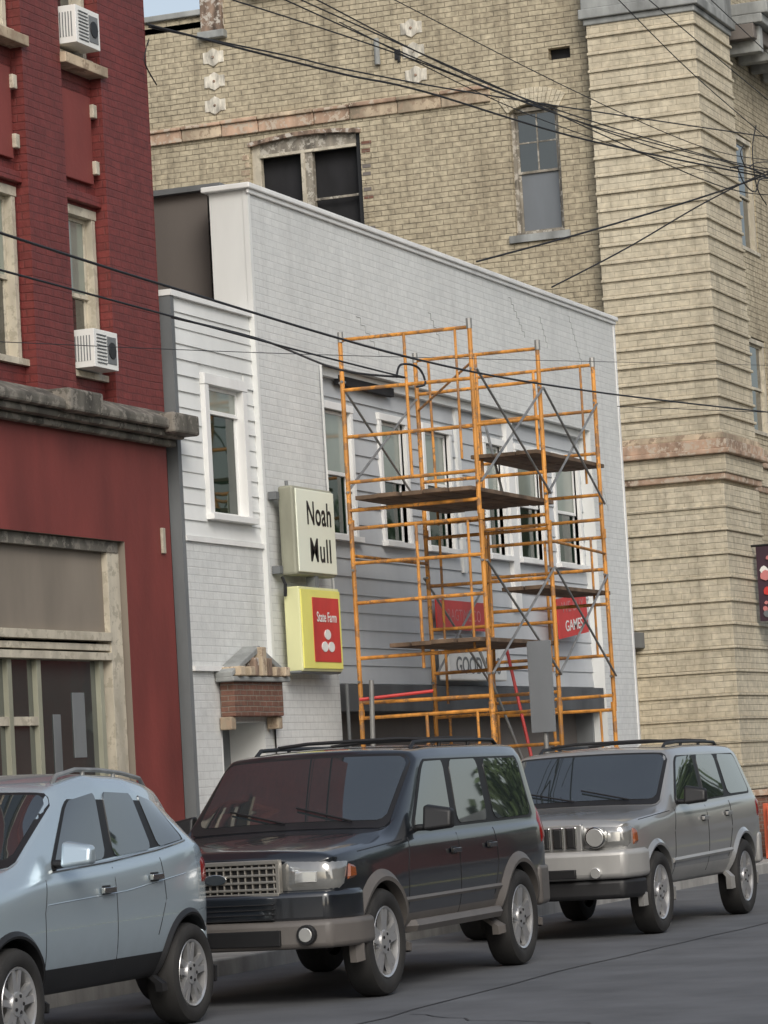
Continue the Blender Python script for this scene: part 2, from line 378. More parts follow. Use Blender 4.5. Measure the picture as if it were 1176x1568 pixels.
for x in (29.95,30.2,30.84,31.09): mb.box(x-.06,x+.06,F-.28,F-.05,2.655,2.75,'stone')
mb.box(30.46,30.58,F-.27,F-.03,2.655,2.95,'stone'); mb.box(30.3,30.4,F-.26,F-.03,2.655,2.84,'rustwood'); mb.box(30.64,30.74,F-.26,F-.03,2.655,2.84,'rustwood')
mb.box(29.86,29.98,F-.16,F-.03,2.12,2.25,'stone'); mb.box(31.04,31.16,F-.16,F-.03,2.12,2.25,'stone')
mb.done('door_hood',B,bevel=.012)
RX0,RX1,RZ=33.02,42.62,6.13
mb=MB()
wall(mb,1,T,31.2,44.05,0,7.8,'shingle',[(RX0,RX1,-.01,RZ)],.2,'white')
mb.box(31.19,31.25,T-.01,T+.05,2.7,7.8,'white')
mb.box(44.0,44.06,T-.012,T+.1,0,7.8,'trimwhite')
wall(mb,0,31.2,T,T+.46,6.4,7.8,'white')
mb.box(44.0,44.05,T+.1,24,0,7.3,'white')
mb.box(31.2,44.05,T+.44,T+.46,0,7.78,'darkwall')
mb.box(31.2,44.0,T+.46,24,6.3,6.4,'darkwall')
mb.done('false_front',B)
mb=MB()
for (xa,za,xb,zb_) in ((34.12,6.77,34.77,6.38),(36.48,7.08,36.78,6.8),(39.51,7.62,40.0,7.2),(40.7,7.5,40.95,7.15),(41.95,7.65,42.45,7.0),(42.9,5.6,43.2,5.1)):
    x,z=xa,za
    while z>zb_:
        dx=(xb-xa)/max(1,((za-zb_)/.078)); mb.box(x,x+abs(dx)+.006,T-.003,T+.01,z-.007,z,'greystone'); x+=dx; mb.box(x,x+.008,T-.003,T+.01,z-.078,z-.007,'greystone'); z-=.078
mb.done('wall_cracks',B)
mb=MB()
mb.box(31.12,44.1,T-.06,T+.5,7.8,7.86,'trimwhite'); mb.box(31.16,44.08,T-.03,T-.001,7.75,7.8,'trimwhite')
mb.done('coping',B,bevel=.012)
mb=MB(); mb.box(31.7,40,13.94,24,5.5,7.93,'darkwall'); mb.box(31.6,40.1,13.93,24.1,7.93,7.99,'fascia'); mb.done('rear_block',B)
D=13.62
W6=[(33.22,34.12),(35.08,35.85),(36.5,37.35),(38.68,39.3),(39.86,40.8),(41.42,42.4)]
zz=(4.27,5.68)
mb=MB()
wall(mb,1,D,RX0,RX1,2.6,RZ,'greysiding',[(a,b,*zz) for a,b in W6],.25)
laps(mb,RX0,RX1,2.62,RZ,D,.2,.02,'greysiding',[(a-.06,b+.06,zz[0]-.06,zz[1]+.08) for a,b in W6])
mb.box(39.42,39.66,D-.07,D,3.6,RZ-.01,'trimwhite'); mb.box(37.6,37.72,D-.05,D,4.0,RZ-.01,'white')
mb.box(RX0,RX1,D-.09,D-.0,RZ-.1,RZ-.005,'white')
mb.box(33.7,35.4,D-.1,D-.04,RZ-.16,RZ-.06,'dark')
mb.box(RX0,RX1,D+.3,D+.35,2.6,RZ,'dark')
mb.done('recessed_wall',B)
for i,(a,b) in enumerate(W6):
    dh_window('window',B,a,b,zz[0],zz[1],D,'trimwhite','glasslt','glassdk',tw=.075,proud=.045,meet=(.5,.52,.55,.5,.5,.5)[i])
mb=MB()
mb.box(RX0,RX1,T+.03,D+.25,2.3,2.6,'fascia2')
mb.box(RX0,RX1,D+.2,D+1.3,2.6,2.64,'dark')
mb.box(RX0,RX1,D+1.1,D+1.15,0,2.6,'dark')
mb.box(RX0,RX0+.05,T+.2,D+1.1,0,2.6,'fascia2'); mb.box(RX1-.05,RX1,T+.2,D+1.1,0,2.6,'fascia')
for a,b in ((33.4,35.4),(35.6,37.6),(38.8,40.6)):
    mb.box(a,b,D+.5,D+.52,.6,2.2,'glass')
    for q in (a,b): mb.box(q-.04,q+.04,D+.46,D+.56,.3,2.28,'fascia')
    mb.box(a,b,D+.44,D+.56,.3,.6,'signred'); mb.box(a,b,D+.47,D+.55,2.2,2.26,'fascia')
    mb.box(a+.2,a+.9,D+.47,D+.49,1.5,2.15,'signred'); mb.box(a+1.1,a+1.6,D+.47,D+.49,1.65,2.1,'signwhite')
mb.box(37.7,38.7,D+.6,D+.64,.14,2.15,'signred')
mb.box(41.2,42.2,D+.4,D+.44,.14,2.15,'trimwhite'); mb.box(41.35,42.05,D+.385,D+.4,1.1,2.0,'glass')
mb.done('storefront',B,bevel=.006)
mb=MB(); mb.cyl((33.1,T-.05,.2),(33.1,T-.05,2.6),.02,'fascia'); mb.tube([(32.93,T-.03,2.7),(32.93,T-.03,4.2),(32.9,T-.03,6.1)],.012,'white'); mb.done('conduit',B)

# signs
s=root('noah_mull_sign',(32.3,13.3,4.2))
mb=MB(); mb.box(31.38,32.48,13.18,13.36,3.72,4.66,'signframe'); mb.done('sign_case',s,bevel=.03)
mb=MB(); mb.box(31.42,32.46,13.165,13.182,3.75,4.63,'signcream'); mb.done('sign_face',s,bevel=.01)
text('lettering_top','Noah',32.02,13.162,4.37,.35,'ink',s,.84,.006,sp=1.06)
text('lettering_bottom','Mull',32.02,13.162,3.98,.35,'ink',s,.9,.006,sp=1.12)
mb=MB(); mb.cyl((31.5,13.3,4.66),(31.5,13.3,4.72),.02,'fascia'); mb.box(31.3,31.4,13.34,13.43,3.74,3.82,'fascia'); mb.box(31.3,31.4,13.34,13.43,4.52,4.6,'fascia')
mb.box(31.9,32.0,13.2,13.3,3.6,3.73,'fascia'); mb.tube([(31.4,13.36,3.7),(31.33,13.3,3.62),(31.36,13.32,3.5)],.02,'wire'); mb.done('brackets',s)
s=root('insurance_sign',(32.3,13.3,3.1))
mb=MB(); mb.box(31.4,32.5,13.18,13.36,2.71,3.6,'yelside'); mb.box(31.39,32.51,13.2,13.34,2.69,2.72,'fascia'); mb.done('sign_case',s,bevel=.02)
mb=MB(); mb.box(31.42,32.48,13.165,13.182,2.74,3.57,'yellow'); mb.box(31.7,32.42,13.158,13.166,2.81,3.49,'signred'); mb.done('sign_face',s)
text('lettering','State Farm',32.06,13.153,3.28,.15,'signwhite',s,.84,.002)
mb=MB()
for cx,cz in ((32.06,3.1),(31.97,2.97),(32.15,2.97)):
    mb.prism([(cx+.085*math.cos(a*.5236),cz+.055*math.sin(a*.5236)) for a in range(12)],1,13.15,13.158,'signwhite')
mb.done('emblem',s)
s=root('red_banner',(37.3,13.5,3.5)); mb=MB(); mb.box(36.35,38.2,13.5,13.52,3.28,3.63,'signred'); mb.done('banner_cloth',s)
text('lettering','RAGTIME CO',37.3,13.497,3.45,.2,'pink',s,1,.0)
s=root('business_sign',(37.3,13.5,2.9)); mb=MB(); mb.box(36.3,38.35,13.36,13.5,2.66,3.16,'signwhite'); mb.done('sign_case',s,bevel=.02)
text('lettering','games & more',37.3,13.356,3.06,.13,'fascia',s,1.2,.002); text('phone','GOOD 1358',37.32,13.356,2.83,.28,'fascia',s,1.05,.004)
s=root('red_notice',(41.1,13.45,3.5)); mb=MB()
mb.add([(40.5,13.35,3.22),(41.75,13.35,3.34),(41.7,13.35,3.86),(40.45,13.35,3.74),(40.5,13.37,3.22),(41.75,13.37,3.34),(41.7,13.37,3.86),(40.45,13.37,3.74)],
 [(0,1,2,3),(7,6,5,4),(0,4,5,1),(1,5,6,2),(2,6,7,3),(3,7,4,0)],'signred'); mb.done('board',s)
text('lettering_top','WE BUY',41.1,13.346,3.67,.2,'pink',s,1.3,.002,(90,-5.5,0)); text('lettering_bottom','GAMES',41.12,13.346,3.42,.2,'signwhite',s,1.2,.002,(90,-5.5,0))

# ------------------------------------------------------------ big tan building
T_=root('tan_brick_building',(56,18,0))
XS=49.9; k=XS/50.7
def sy(y): return y*k
def sz(z): return 1.57+(z-1.57)*k
mb=MB()
wa=(sy(19.72),sy(21.75),sz(10.6),sz(12.5)); wb_=(sy(16.2),sy(17.05),sz(10.33),sz(12.5)); vent=(sy(15.92),sy(16.3),sz(13.18),sz(13.38))
wall(mb,0,XS,sy(15.5),sy(22.4),0,15.8,'tan',[wa,wb_,vent],.3)
wall(mb,0,XS,sy(22.4),30,0,sz(14.8),'tan',[],.3)
mb.box(XS+.001,XS+.3,sy(22.4)-.01,sy(22.4),14,15.8,'tan')
mb.box(XS,75,sy(22.4),30,sz(14.8)-.2,sz(14.8)-.1,'dark')
mb.box(XS+.3,XS+.32,14,30,0,14,'dark')
mb.box(75,75.1,13.7,30,0,15.5,'tan'); mb.box(XS,75,30,30.1,0,15,'tan'); mb.box(XS+.3,75,13.7,sy(22.4),15.3,15.4,'dark')
mb.done('side_wall',T_)
mb=MB()
mb.box(XS-.08,XS+.3,sy(22.4),30,sz(14.8),sz(14.8)+.1,'greystone')
mb.box(XS-.1,XS+.5,sy(22.1),sy(22.5),sz(14.4),16.2,'rustwood'); mb.box(XS-.16,XS+.5,sy(22.05),sy(22.55),sz(14.35),sz(14.48),'greystone')
mb.box(XS-.1,XS+.3,sy(15.6),sy(22.05),14.95,15.1,'pinkstone'); mb.box(XS-.16,XS+.3,sy(20.3),sy(21.6),14.75,14.95,'rustwood')
b0,b1=sz(12.62),sz(12.84)
y=sy(17.35)
while y<26.5:
    L=random.uniform(.6,1.1); d=random.uniform(.035,.07)
    inw=wa[0]-.2<y<wa[1]+.1
    m='pinkstone' if (inw or random.random()<.15) else 'stone'
    mb.box(XS-d,XS,y,y+L-.012,b0+random.uniform(0,.02),b1,m)
    mb.box(XS-d-.05,XS,y,y+L-.012,b1,b1+.06+random.uniform(-.01,.01),random.choice(['pinkstone','stone','rustwood'])); y+=L
mb.done('belt_course',T_,bevel=.015)
def arch(mbx,y0,y1,zs,rise,w,mat,n=14,x0=XS-.02,x1=XS+.06):
    c=(y0+y1)/2; h=(y1-y0)/2; R0=(h*h+rise*rise)/(2*rise); zc=zs+rise-R0; a0=math.asin(h/R0)
    g=.0025/R0
    for i in range(n):
        t0=-a0+2*a0*i/n+g; t1=-a0+2*a0*(i+1)/n-g
        P=[(c+r*math.sin(t),zc+r*math.cos(t)) for r,t in ((R0,t0),(R0,t1),(R0+w,t1),(R0+w,t0))]
        mbx.prism(P,0,x0-random.uniform(0,.008),x1,mat)
    for sg in (-1,1):
        P=[(c+sg*h,zs),(c+sg*h,zs+rise+.02)]+[(c+R0*math.sin(sg*a0*q),zc+R0*math.cos(sg*a0*q)) for q in (.0,.2,.4,.6,.8,.98)]
        mbx.prism(P,0,XS+.01,XS+.28,mat)
mb=MB()
arch(mb,wb_[0]-.02,wb_[1]+.02,wb_[3]-.12,.13,.26,'pier',15)
mb.box(XS-.06,XS+.1,wb_[0]-.1,wb_[1]+.1,wb_[2]-.12,wb_[2],'greystone')
arch(mb,wa[0]-.02,wa[1]+.02,wa[3]-.1,.09,.07,'rustwood',5)
for i in range(13):
    z=wa[2]+i*.13; mb.box(XS-.008,XS+.05,wa[0]-.16-.05*random.random(),wa[0]-.02,z,z+.06,random.choice(['brownbrick','darkwall','tan']))
    mb.box(XS-.01,XS+.05,wa[1]+.02,wa[1]+.08+.14*random.random(),z,z+.09,'stone')
mb.done('arches_and_sills',T_,bevel=.004)
dh_window('arched_window',T_,wb_[0]+.06,wb_[1]-.06,wb_[2]+.05,wb_[3]-.1,XS+.12,'greyframe','glass','boardblue',axis=0,tw=.06,proud=.03,munt=2,meet=.5)
mb=MB()
ym=(wa[0]+wa[1])/2
def bx(u0,u1,d0,d1,a,b,m): mb.box(XS+d0,XS+d1,u0,u1,a,b,m)
bx(wa[0],wa[0]+.1,.08,.2,wa[2],wa[3],'black'); bx(wa[1]-.16,wa[1],.08,.2,wa[2],wa[3],'cream')
bx(wa[0]+.1,wa[1]-.16,.08,.2,wa[3]-.25,wa[3],'greyframe'); bx(wa[0]+.1,wa[1]-.16,.05,.12,wa[3]-.3,wa[3]-.25,'cream')
bx(ym-.1,ym+.1,.07,.2,wa[2],wa[3]-.3,'greyframe'); bx(ym+.03,ym+.1,.05,.1,wa[2],wa[3]-.3,'cream')
bx(wa[0]+.1,wa[1]-.16,.13,.16,wa[2]+.75,wa[2]+.79,'greyframe')
bx(wa[0],wa[1],.27,.28,wa[2],wa[3],'dark')
bx(vent[0],vent[1],.15,.16,vent[2],vent[3],'dark')
mb.done('broken_window',T_,bevel=.004)
mb=MB()
for y,z in ((22.33,14.04),(22.33,13.62),(22.34,13.2),(18.68,14.05),(18.66,13.65),(18.64,13.24)):
    Y=sy(y); Z=sz(z); mb.box(XS-.02,XS+.02,Y-.19,Y+.19,Z-.1,Z+.1,'plate')
    mb.prism([(Y+.12*math.cos(t*math.pi/4),Z+.16*math.sin(t*math.pi/4)) for t in range(8)],0,XS-.03,XS,'plate'); mb.cyl((XS-.05,Y,Z),(XS,Y,Z),.025,'rustwood')
mb.cyl((XS-.05,sy(19.3),sz(13.5)),(XS-.05,sy(19.3),sz(13.95)),.05,'greystone')
mb.box(XS-.04,XS,sy(18.9),sy(18.95),sz(13.5),sz(13.6),'black'); mb.box(XS-.03,XS+.01,sy(19.0)-.1,sy(19.0),sz(13.55),sz(13.72),'black')
mb.done('anchor_plates',T_,bevel=.01)
P0,P1,PX0,PX1=13.5,15.28,49.6,51.75
mb=MB()
mb.box(PX0+.05,PX1-.05,P0+.05,P1-.05,0,13.4,'pier')
h=.284
z=6.66
while z<13.3:
    j=random.uniform(0,.012)
    mb.box(PX0-j,PX1,P0-j,P1,z+.045,z+h-.001,'pier'); mb.box(PX0-.04,PX1+.01,P0-.04,P1+.01,z+.0,z+.045,'pier')
    z+=h
z=.3
while z<5.8:
    j=random.uniform(0,.006); hh=.37
    mb.box(PX0-j,PX1,P0-j,P1,z+.045,min(z+hh-.001,5.9),'pier'); mb.box(PX0-.035,PX1+.01,P0-.035,P1+.01,z,z+.045,'pier')
    z+=hh
mb.done('corner_pier',T_,bevel=.01)
mb=MB()
for z0,z1,d,m in ((5.92,6.02,.05,'pinkstone'),(6.02,6.32,.08,'pier'),(6.32,6.4,.17,'pinkstone'),(6.4,6.56,.11,'pinkstone'),(6.56,6.66,.06,'stone')):
    mb.box(PX0-d,PX1+d,P0-d,P1+d,z0,z1,m); mb.box(XS-d*.7,XS,P1+d,25,z0,z1,m); mb.box(PX1+d,75,P0+.25-d*.7,P0+.3,z0,z1,m)
for z0,z1,d in ((13.4,13.5,.04),(13.5,13.66,.1),(13.66,14.6,.06)):
    mb.box(PX0-d,PX1+d,P0-d,P1+d,z0,z1,'greystone')
mb.box(PX1+.3,75,P0-.5,P0+.3,13.65,13.8,'greystone'); mb.box(PX1+.3,75,P0-.35,P0+.3,13.4,13.65,'darkwall'); mb.box(PX1+.3,75,P0-.6,P0+.3,13.8,14.0,'greystone')
x=PX1+.5
while x<75: mb.box(x,x+.2,P0-.4,P0+.2,13.2,13.64,'greystone'); x+=.8
mb.done('cornices',T_,bevel=.02)
mb=MB()
fo=[]
x=52.25
while x<74: fo+= [(x,x+1.5,10.0,12.0),(x,x+1.5,6.9,8.55),(x,x+1.5,1.2,4.2)]; x+=3.0
wall(mb,1,P0+.25,PX1-.1,75,0,15.2,'tan',fo,.2)
mb.done('street_wall',T_)
for o in fo:
    dh_window('street_window',T_,o[0]+.08,o[1]-.08,o[2]+.06,o[3]-.1,P0+.3,'cream','glass','glass',tw=.07)
s=root('alley_lean_to',(48.9,16,0)); mb=MB(); mb.box(48.6,49.85,15.1,18,0,3.35,'cream'); mb.box(48.45,49.85,14.95,18,3.35,3.6,'fascia'); mb.box(48.57,48.6,15.35,16.3,.1,2.5,'fascia'); mb.done('body',s,bevel=.02)
s=root('wall_poster',(51.2,13.2,4.3)); mb=MB(); mb.box(51.0,51.04,12.55,13.42,3.7,4.9,'purple')
for i in range(34):
    a=random.uniform(12.65,13.34); b=random.uniform(3.8,4.8); q_=random.uniform(.03,.09); mb.prism([(a+q_*math.cos(t)*random.uniform(.6,1.2),b+q_*math.sin(t)) for t in [q*math.pi/4 for q in range(8)]],0,50.985-.0005*i,51.0,random.choice(['pink','boardblue','signwhite','pink','signred','purple']))
mb.cyl((51.02,13.5,4.92),(51.02,12.5,4.92),.02,'black'); mb.done('panel',s)
s=root('brick_planter_wall',(46.4,11.95,0)); mb=MB(); mb.box(44.9,49,11.8,12.15,.13,1.0,'brownbrick'); mb.box(44.85,49.05,11.76,12.19,1.0,1.08,'pinkstone'); mb.done('wall',s,bevel=.01)
s=root('construction_barrier',(45,11.6,0)); mb=MB()
for z0,z1,m in ((.32,.52,'barrier'),(.52,.6,'signwhite'),(.6,.86,'barrier')): mb.box(43.9,46.6,11.58,11.64,z0,z1,m)
for x in (44.0,45.2,46.4): mb.box(x,x+.06,11.5,11.72,.14,.9,'barrier')
mb.done('rails_and_feet',s,bevel=.01)

# ------------------------------------------------------------ opposite side of the street (seen in reflections)
for i,(x0,x1,hh,m) in enumerate(((14,26,6.5,'redbrick'),(27,40,5.5,'tan'),(41,52,6,'brownbrick'),(66,80,5,'redbrick'),(-14,-2,7,'tan'))):
    s=root('brick_shop',((x0+x1)/2,-8,0)); mb=MB(); mb.box(x0,x1,-16,-5.8,0,hh,m); mb.box(x0-.1,x1+.1,-16,-5.6,hh,hh+.3,'greystone')
    x=x0+1
    while x<x1-1.5:
        mb.box(x,x+1.1,-5.8,-5.77,3.6,5.0,'glass'); mb.box(x-.1,x+1.2,-5.8,-5.74,3.45,3.6,'stone'); x+=2.4
    mb.box(x0+.7,x1-.7,-5.8,-5.76,.5,2.9,'glass'); mb.box(x0+.4,x1-.4,-5.8,-5.7,2.95,3.4,'cream')
    mb.done('walls',s)
for (tx,ty,th_,cr) in ((56,-9,8,3.2),(61,-10,9.5,3.6),(84,-9,9,3.6),(92,-10,10,4)):
    s=root('street_tree',(tx,ty,0)); mb=MB(); mb.cyl((tx,ty,0),(tx+.2,ty,th_*.6),.25,'bark',10,.12)
    cl=[]
    for i in range(9):
        a=i*2.4; q=Vector((tx+math.cos(a)*cr*.55,ty+math.sin(a)*cr*.55,th_*(.55+.35*random.random()))); cl.append(q); mb.cyl((tx+.1,ty,th_*.4),q,.08,'bark',6,.03)
    for i in range(1500):
        q=random.choice(cl); v=Vector([random.gauss(0,1) for _ in range(3)]).normalized()*cr*.42*random.random()**.4; p_=q+v
        u=Vector([random.uniform(-1,1) for _ in range(3)]).normalized()*.22; w_=u.cross(Vector([random.uniform(-1,1) for _ in range(3)])).normalized()*.16
        mb.add([p_-u,p_+w_,p_+u,p_-w_],[(0,1,2,3)],'treeleaf')
    mb.done('trunk_and_crown',s)

# ------------------------------------------------------------ scaffold
s=root('scaffold_tower',(34.7,12.25,0.14))
mb=MB(); XA=(32.52,34.78,36.8); YO,YI=11.52,13.0; Rr=.026; YM=(YO+YI)/2
def c(a,b,r=Rr,m='orange'):
    a=Vector(a)+Vector([random.uniform(-.008,.008) for _ in range(3)]); b=Vector(b)+Vector([random.uniform(-.008,.008) for _ in range(3)]); mb.cyl(a,b,r,m,8)
for ix,x in enumerate(XA):
    for lift in range(3):
        z0=.2+lift*2.04; z1=z0+2.04; o=(.0,.012,-.01)[lift]
        for y in (YO,YI): c((x+o,y,z0),(x+o,y,z1)); mb.cyl((x+o,y,z1-.06),(x+o,y,z1+.05),.034,'orange' if lift<2 else 'galv')
        ladder=(.16,.46,.95,1.45,2.0) if (ix+lift)%2==0 else (.12,.6,1.2,1.62,2.0)
        for q in ladder: c((x+o,YO,z0+q),(x+o,YI,z0+q),.02)
        c((x+o,YM,z0+.46),(x+o,YM,z1-.04),.018)
        if ix==1: c((x+o,YI-.16,z0+.1),(x+o,YI-.16,z1-.04),.016)
        if ix!=1: c((x+o,YO+.16,z0+.6),(x+o,YO+.16,z1-.04),.015)
        for y in (YO,YI):
            for q in (.35,1.55): mb.cyl((x-.05,y,z0+q),(x+.05,y,z0+q),.014,'galv')
for x in XA:
    for y in (YO,YI): mb.box(x-.08,x+.08,y-.08,y+.08,.14,.16,'galv'); mb.cyl((x,y,.15),(x,y,.24),.018,'galv')
for i in range(2):
    a,b=XA[i],XA[i+1]
    for lift in range(3):
        z0=.2+lift*2.04
        c((a,YO-.03,z0+.35),(b,YO-.03,z0+1.55),.014,'galv'); c((a,YO-.05,z0+1.55),(b,YO-.05,z0+.35),.014,'galv')
        if (lift+i)%2==0:
            c((a,YI+.03,z0+.35),(b,YI+.03,z0+1.55),.014,'galv'); c((a,YI+.045,z0+1.55),(b,YI+.045,z0+.35),.014,'galv')
    c((a,YO,.5),(b,YO,.5),.02)
c((XA[0],YI,3.95),(XA[1],YI,3.95),.018); c((XA[1],YO,4.1),(XA[2],YO,4.05),.018); c((XA[0],YO,5.9),(XA[1],YI,5.7),.014)
c((35.6,11.9,.2),(36.2,12.6,3.0),.02,'signred'); c((36.3,12.0,.2),(35.6,12.8,3.2),.018,'galv'); c((35.0,12.1,4.6),(35.9,12.6,5.6),.016,'galv')
c((32.4,12.9,.2),(32.35,12.8,2.6),.028,'galv'); c((32.35,12.95,2.4),(32.6,12.2,2.45),.018,'signred')
mb.done('frames_and_braces',s,smooth=True)
mb=MB()
def deck(x0,x1,z,ys):
    for (y0,y1) in ys:
        j=random.uniform(-.08,.08); mb.box(x0+j,x1+j,y0,y1,z,z+.045,'plank')
deck(32.3,35.05,4.53,[(11.55,11.8),(11.82,12.07),(12.1,12.34),(12.37,12.6),(12.63,12.88)])
deck(34.6,37.1,5.08,[(11.55,11.8),(11.82,12.07),(12.1,12.34)])
deck(32.35,35.0,2.93,[(11.55,11.8),(11.82,12.07),(12.1,12.34),(12.37,12.6)])
deck(34.7,37.1,3.56,[(11.55,11.8),(11.82,12.07)])
mb.done('planks',s,bevel=.005)

s=root('traffic_sign',(33.9,11.4,.14)); mb=MB()
mb.cyl((33.94,11.42,.1),(33.94,11.42,2.95),.03,'galv',10); mb.box(33.88,33.893,11.28,11.56,1.95,2.95,'signback'); mb.box(33.895,33.94,11.29,11.55,2.3,2.34,'galv'); mb.box(33.895,33.94,11.29,11.55,2.7,2.74,'galv'); mb.done('sign_and_post',s,bevel=.003)

# ------------------------------------------------------------ cars
class Car:
    def __init__(s,name,loc,st,glass,ws,rw,mats,wheels,r,hw,cladrings=(1,),hoodcr=.65):
        s.root=root(name,loc); s.mats=mats; s.r=r; s.hw=hw
        n=len(st); verts=[];faces=[];mi=[]
        for (xl,xt,pts) in st:
            ring=[((xt if kk>5 else xl),-p[0],p[1]) for kk,p in enumerate(pts)]
            ring+=[((xt if kk>5 else xl),pts[kk][0],pts[kk][1]) for kk in range(8,0,-1)]
            verts+=ring
        tags={}
        def half(j): return j if j<9 else 17-j
        for i in range(n-1):
            for j in range(18):
                a=i*18+j;b=i*18+(j+1)%18
                faces.append((a,b,b+18,a+18)); hj=half(j); m=0; tag=None
                if i==rw and hj in(7,8): m=1; tag=('r',)
                elif hj in cladrings: m=3
                elif hj==0: m=2
                mi.append(m)
                if tag: tags.setdefault(tag,[]).append(len(faces)-1)
        for i in (0,n-1):
            o=i*18
            for kk in range(9):
                a,b=o+kk,o+kk+1; a2=o+(18-kk)%18; b2=o+(18-kk-1)%18
                fc=[a,b]+([b2] if b2!=b else [])+([a2] if a2!=a else [])
                faces.append(tuple(fc)); mi.append(3 if kk==1 else 0)
        me=bpy.data.meshes.new('body'); me.from_pydata(verts,[],faces)
        for m in (mats['paint'],M['carglass'],M['black'],mats['clad']): me.materials.append(m)
        me.polygons.foreach_set('material_index',mi)
        bm=bmesh.new(); bm.from_mesh(me); bm.faces.ensure_lookup_table(); bm.verts.ensure_lookup_table()
        ce=bm.edges.layers.float.new('crease_edge')
        for e in bm.edges:
            a,b=sorted(v.index for v in e.verts)
            ra,rb=a%18,b%18; ia,ib=a//18,b//18
            if ra==rb and b-a==18:
                hr=min(ra,18-ra)
                if hr==5: e[ce]=.65 if ia>=4 else hoodcr
                if hr==6 and ia>=4: e[ce]=.6
                if hr==7 and ia>=5: e[ce]=.35
                if hr==1: e[ce]=.5
            elif ia==ib:
                ha,hb=min(ra,18-ra),min(rb,18-rb)
                if ia==1 and min(ha,hb)>=5: e[ce]=hoodcr*.8
                if ia==4 and min(ha,hb)>=6: e[ce]=.55
                if ia==5 and min(ha,hb)>=6: e[ce]=.5
                if ia==n-2 and min(ha,hb)>=6: e[ce]=.4
        groups=[[bm.faces[q] for q in v] for v in tags.values()]
        bmesh.ops.recalc_face_normals(bm,faces=bm.faces)
        def border(g,cr):
            S=set(g)
            for e in [e for f in g for e in f.edges if sum(1 for q in e.link_faces if q in S)==1]: e[ce]=max(e[ce],cr)
        for g in groups:
            border(g,.9)
            res=bmesh.ops.inset_region(bm,faces=g,thickness=.02,depth=0,use_even_offset=True)
            for f in res['faces']: f.material_index=2
            border(g,1)
            res=bmesh.ops.inset_region(bm,faces=g,thickness=.006,depth=-.01,use_even_offset=True)
            for f in res['faces']: f.material_index=2
            border(g,1)
        bm.to_mesh(me); bm.free()
        o=bpy.data.objects.new('body',me); SC.collection.objects.link(o)
        md=o.modifiers.new('s','SUBSURF'); md.levels=3; md.render_levels=3
        cb=MB()
        for x in wheels:
            for sg in (-1,1):
                cb.cyl((x,sg*(hw-.36),r),(x,sg*(hw+.4),r),r+.065,M['black'],36)
        cu=cb.done('cut'); cu.data.materials.clear()
        for m in (mats['paint'],M['carglass'],M['black'],mats['clad']): cu.data.materials.append(m)
        for p in cu.data.polygons: p.material_index=2
        md=o.modifiers.new('b','BOOLEAN'); md.object=cu; md.operation='DIFFERENCE'; md.solver='EXACT'
        bpy.context.view_layer.update()
        dg=bpy.context.evaluated_depsgraph_get()
        nm=bpy.data.meshes.new_from_object(o.evaluated_get(dg))
        o.modifiers.clear(); o.data=nm; bpy.data.objects.remove(cu)
        nm.shade_smooth(); nm.set_sharp_from_angle(angle=rad(40))
        o.parent=s.root
        s.bvh=BVHTree.FromPolygons([v.co for v in nm.vertices],[tuple(p.vertices) for p in nm.polygons])
        for x in wheels:
            for sg in (-1,1): s.wheel(x,sg)
        def cn(i,v):
            a=Vector((st[i][0],-st[i][2][5][0],st[i][2][5][1])); b=Vector((st[i][1],-st[i][2][6][0],st[i][2][6][1])); return a.lerp(b,v)
        g0,g1=glass[0],glass[-1]+1
        lo,hi=.10,.95
        fr=lambda i,j,t,v: cn(i,v).lerp(cn(j,v),t)
        s.panel([fr(g0,g0+1,-.03,lo-.04),fr(g1-1,g1,1.03,lo-.04),fr(g1-1,g1,1.03,hi+.035),fr(g0,g0+1,-.03,hi+.035)],.004,'black','window_gasket',40,8)
        for gi in glass:
            m0=.02/(st[gi+1][0]-st[gi][0])
            s.panel([fr(gi,gi+1,m0,lo),fr(gi,gi+1,1-m0,lo),fr(gi,gi+1,1-m0,hi),fr(gi,gi+1,m0*1.6,hi)],.009,'carglass','side_window',12,8)
        # windscreen
        cw=st[ws]; ap=st[ws+1]
        def wn(sg,v,mg):
            a=Vector((cw[1],sg*(cw[2][7][0]-mg),cw[2][7][1])); b=Vector((ap[1],sg*(ap[2][7][0]+.03-mg),ap[2][7][1])); return a.lerp(b,v)
        dv=Vector((ap[1]-cw[1],0,ap[2][7][1]-cw[2][7][1])).normalized(); dn=Vector((dv.z,0,-dv.x))
        s.panel([wn(-1,-.01,-.02),wn(1,-.01,-.02),wn(1,.97,-.01),wn(-1,.97,-.01)],.004,'black','windscreen_gasket',24,10,dn)
        s.panel([wn(-1,.1,.02),wn(1,.1,.02),wn(1,.93,.015),wn(-1,.93,.015)],.008,'carglass','windscreen',24,10,dn)
        mb=MB()
        for y0 in (-.52,.02):
            L=[]
            for t in range(9):
                u=t/8; p=wn(-1,.06+.2*u,0); p.y=y0+.5*u; h=s.hit(p-dn*1.0,dn)
                if h is not None: L.append(h-dn*.028)
            if len(L)>2: mb.tube(L,.008,'black',6)
        s.fin(mb,'wipers')
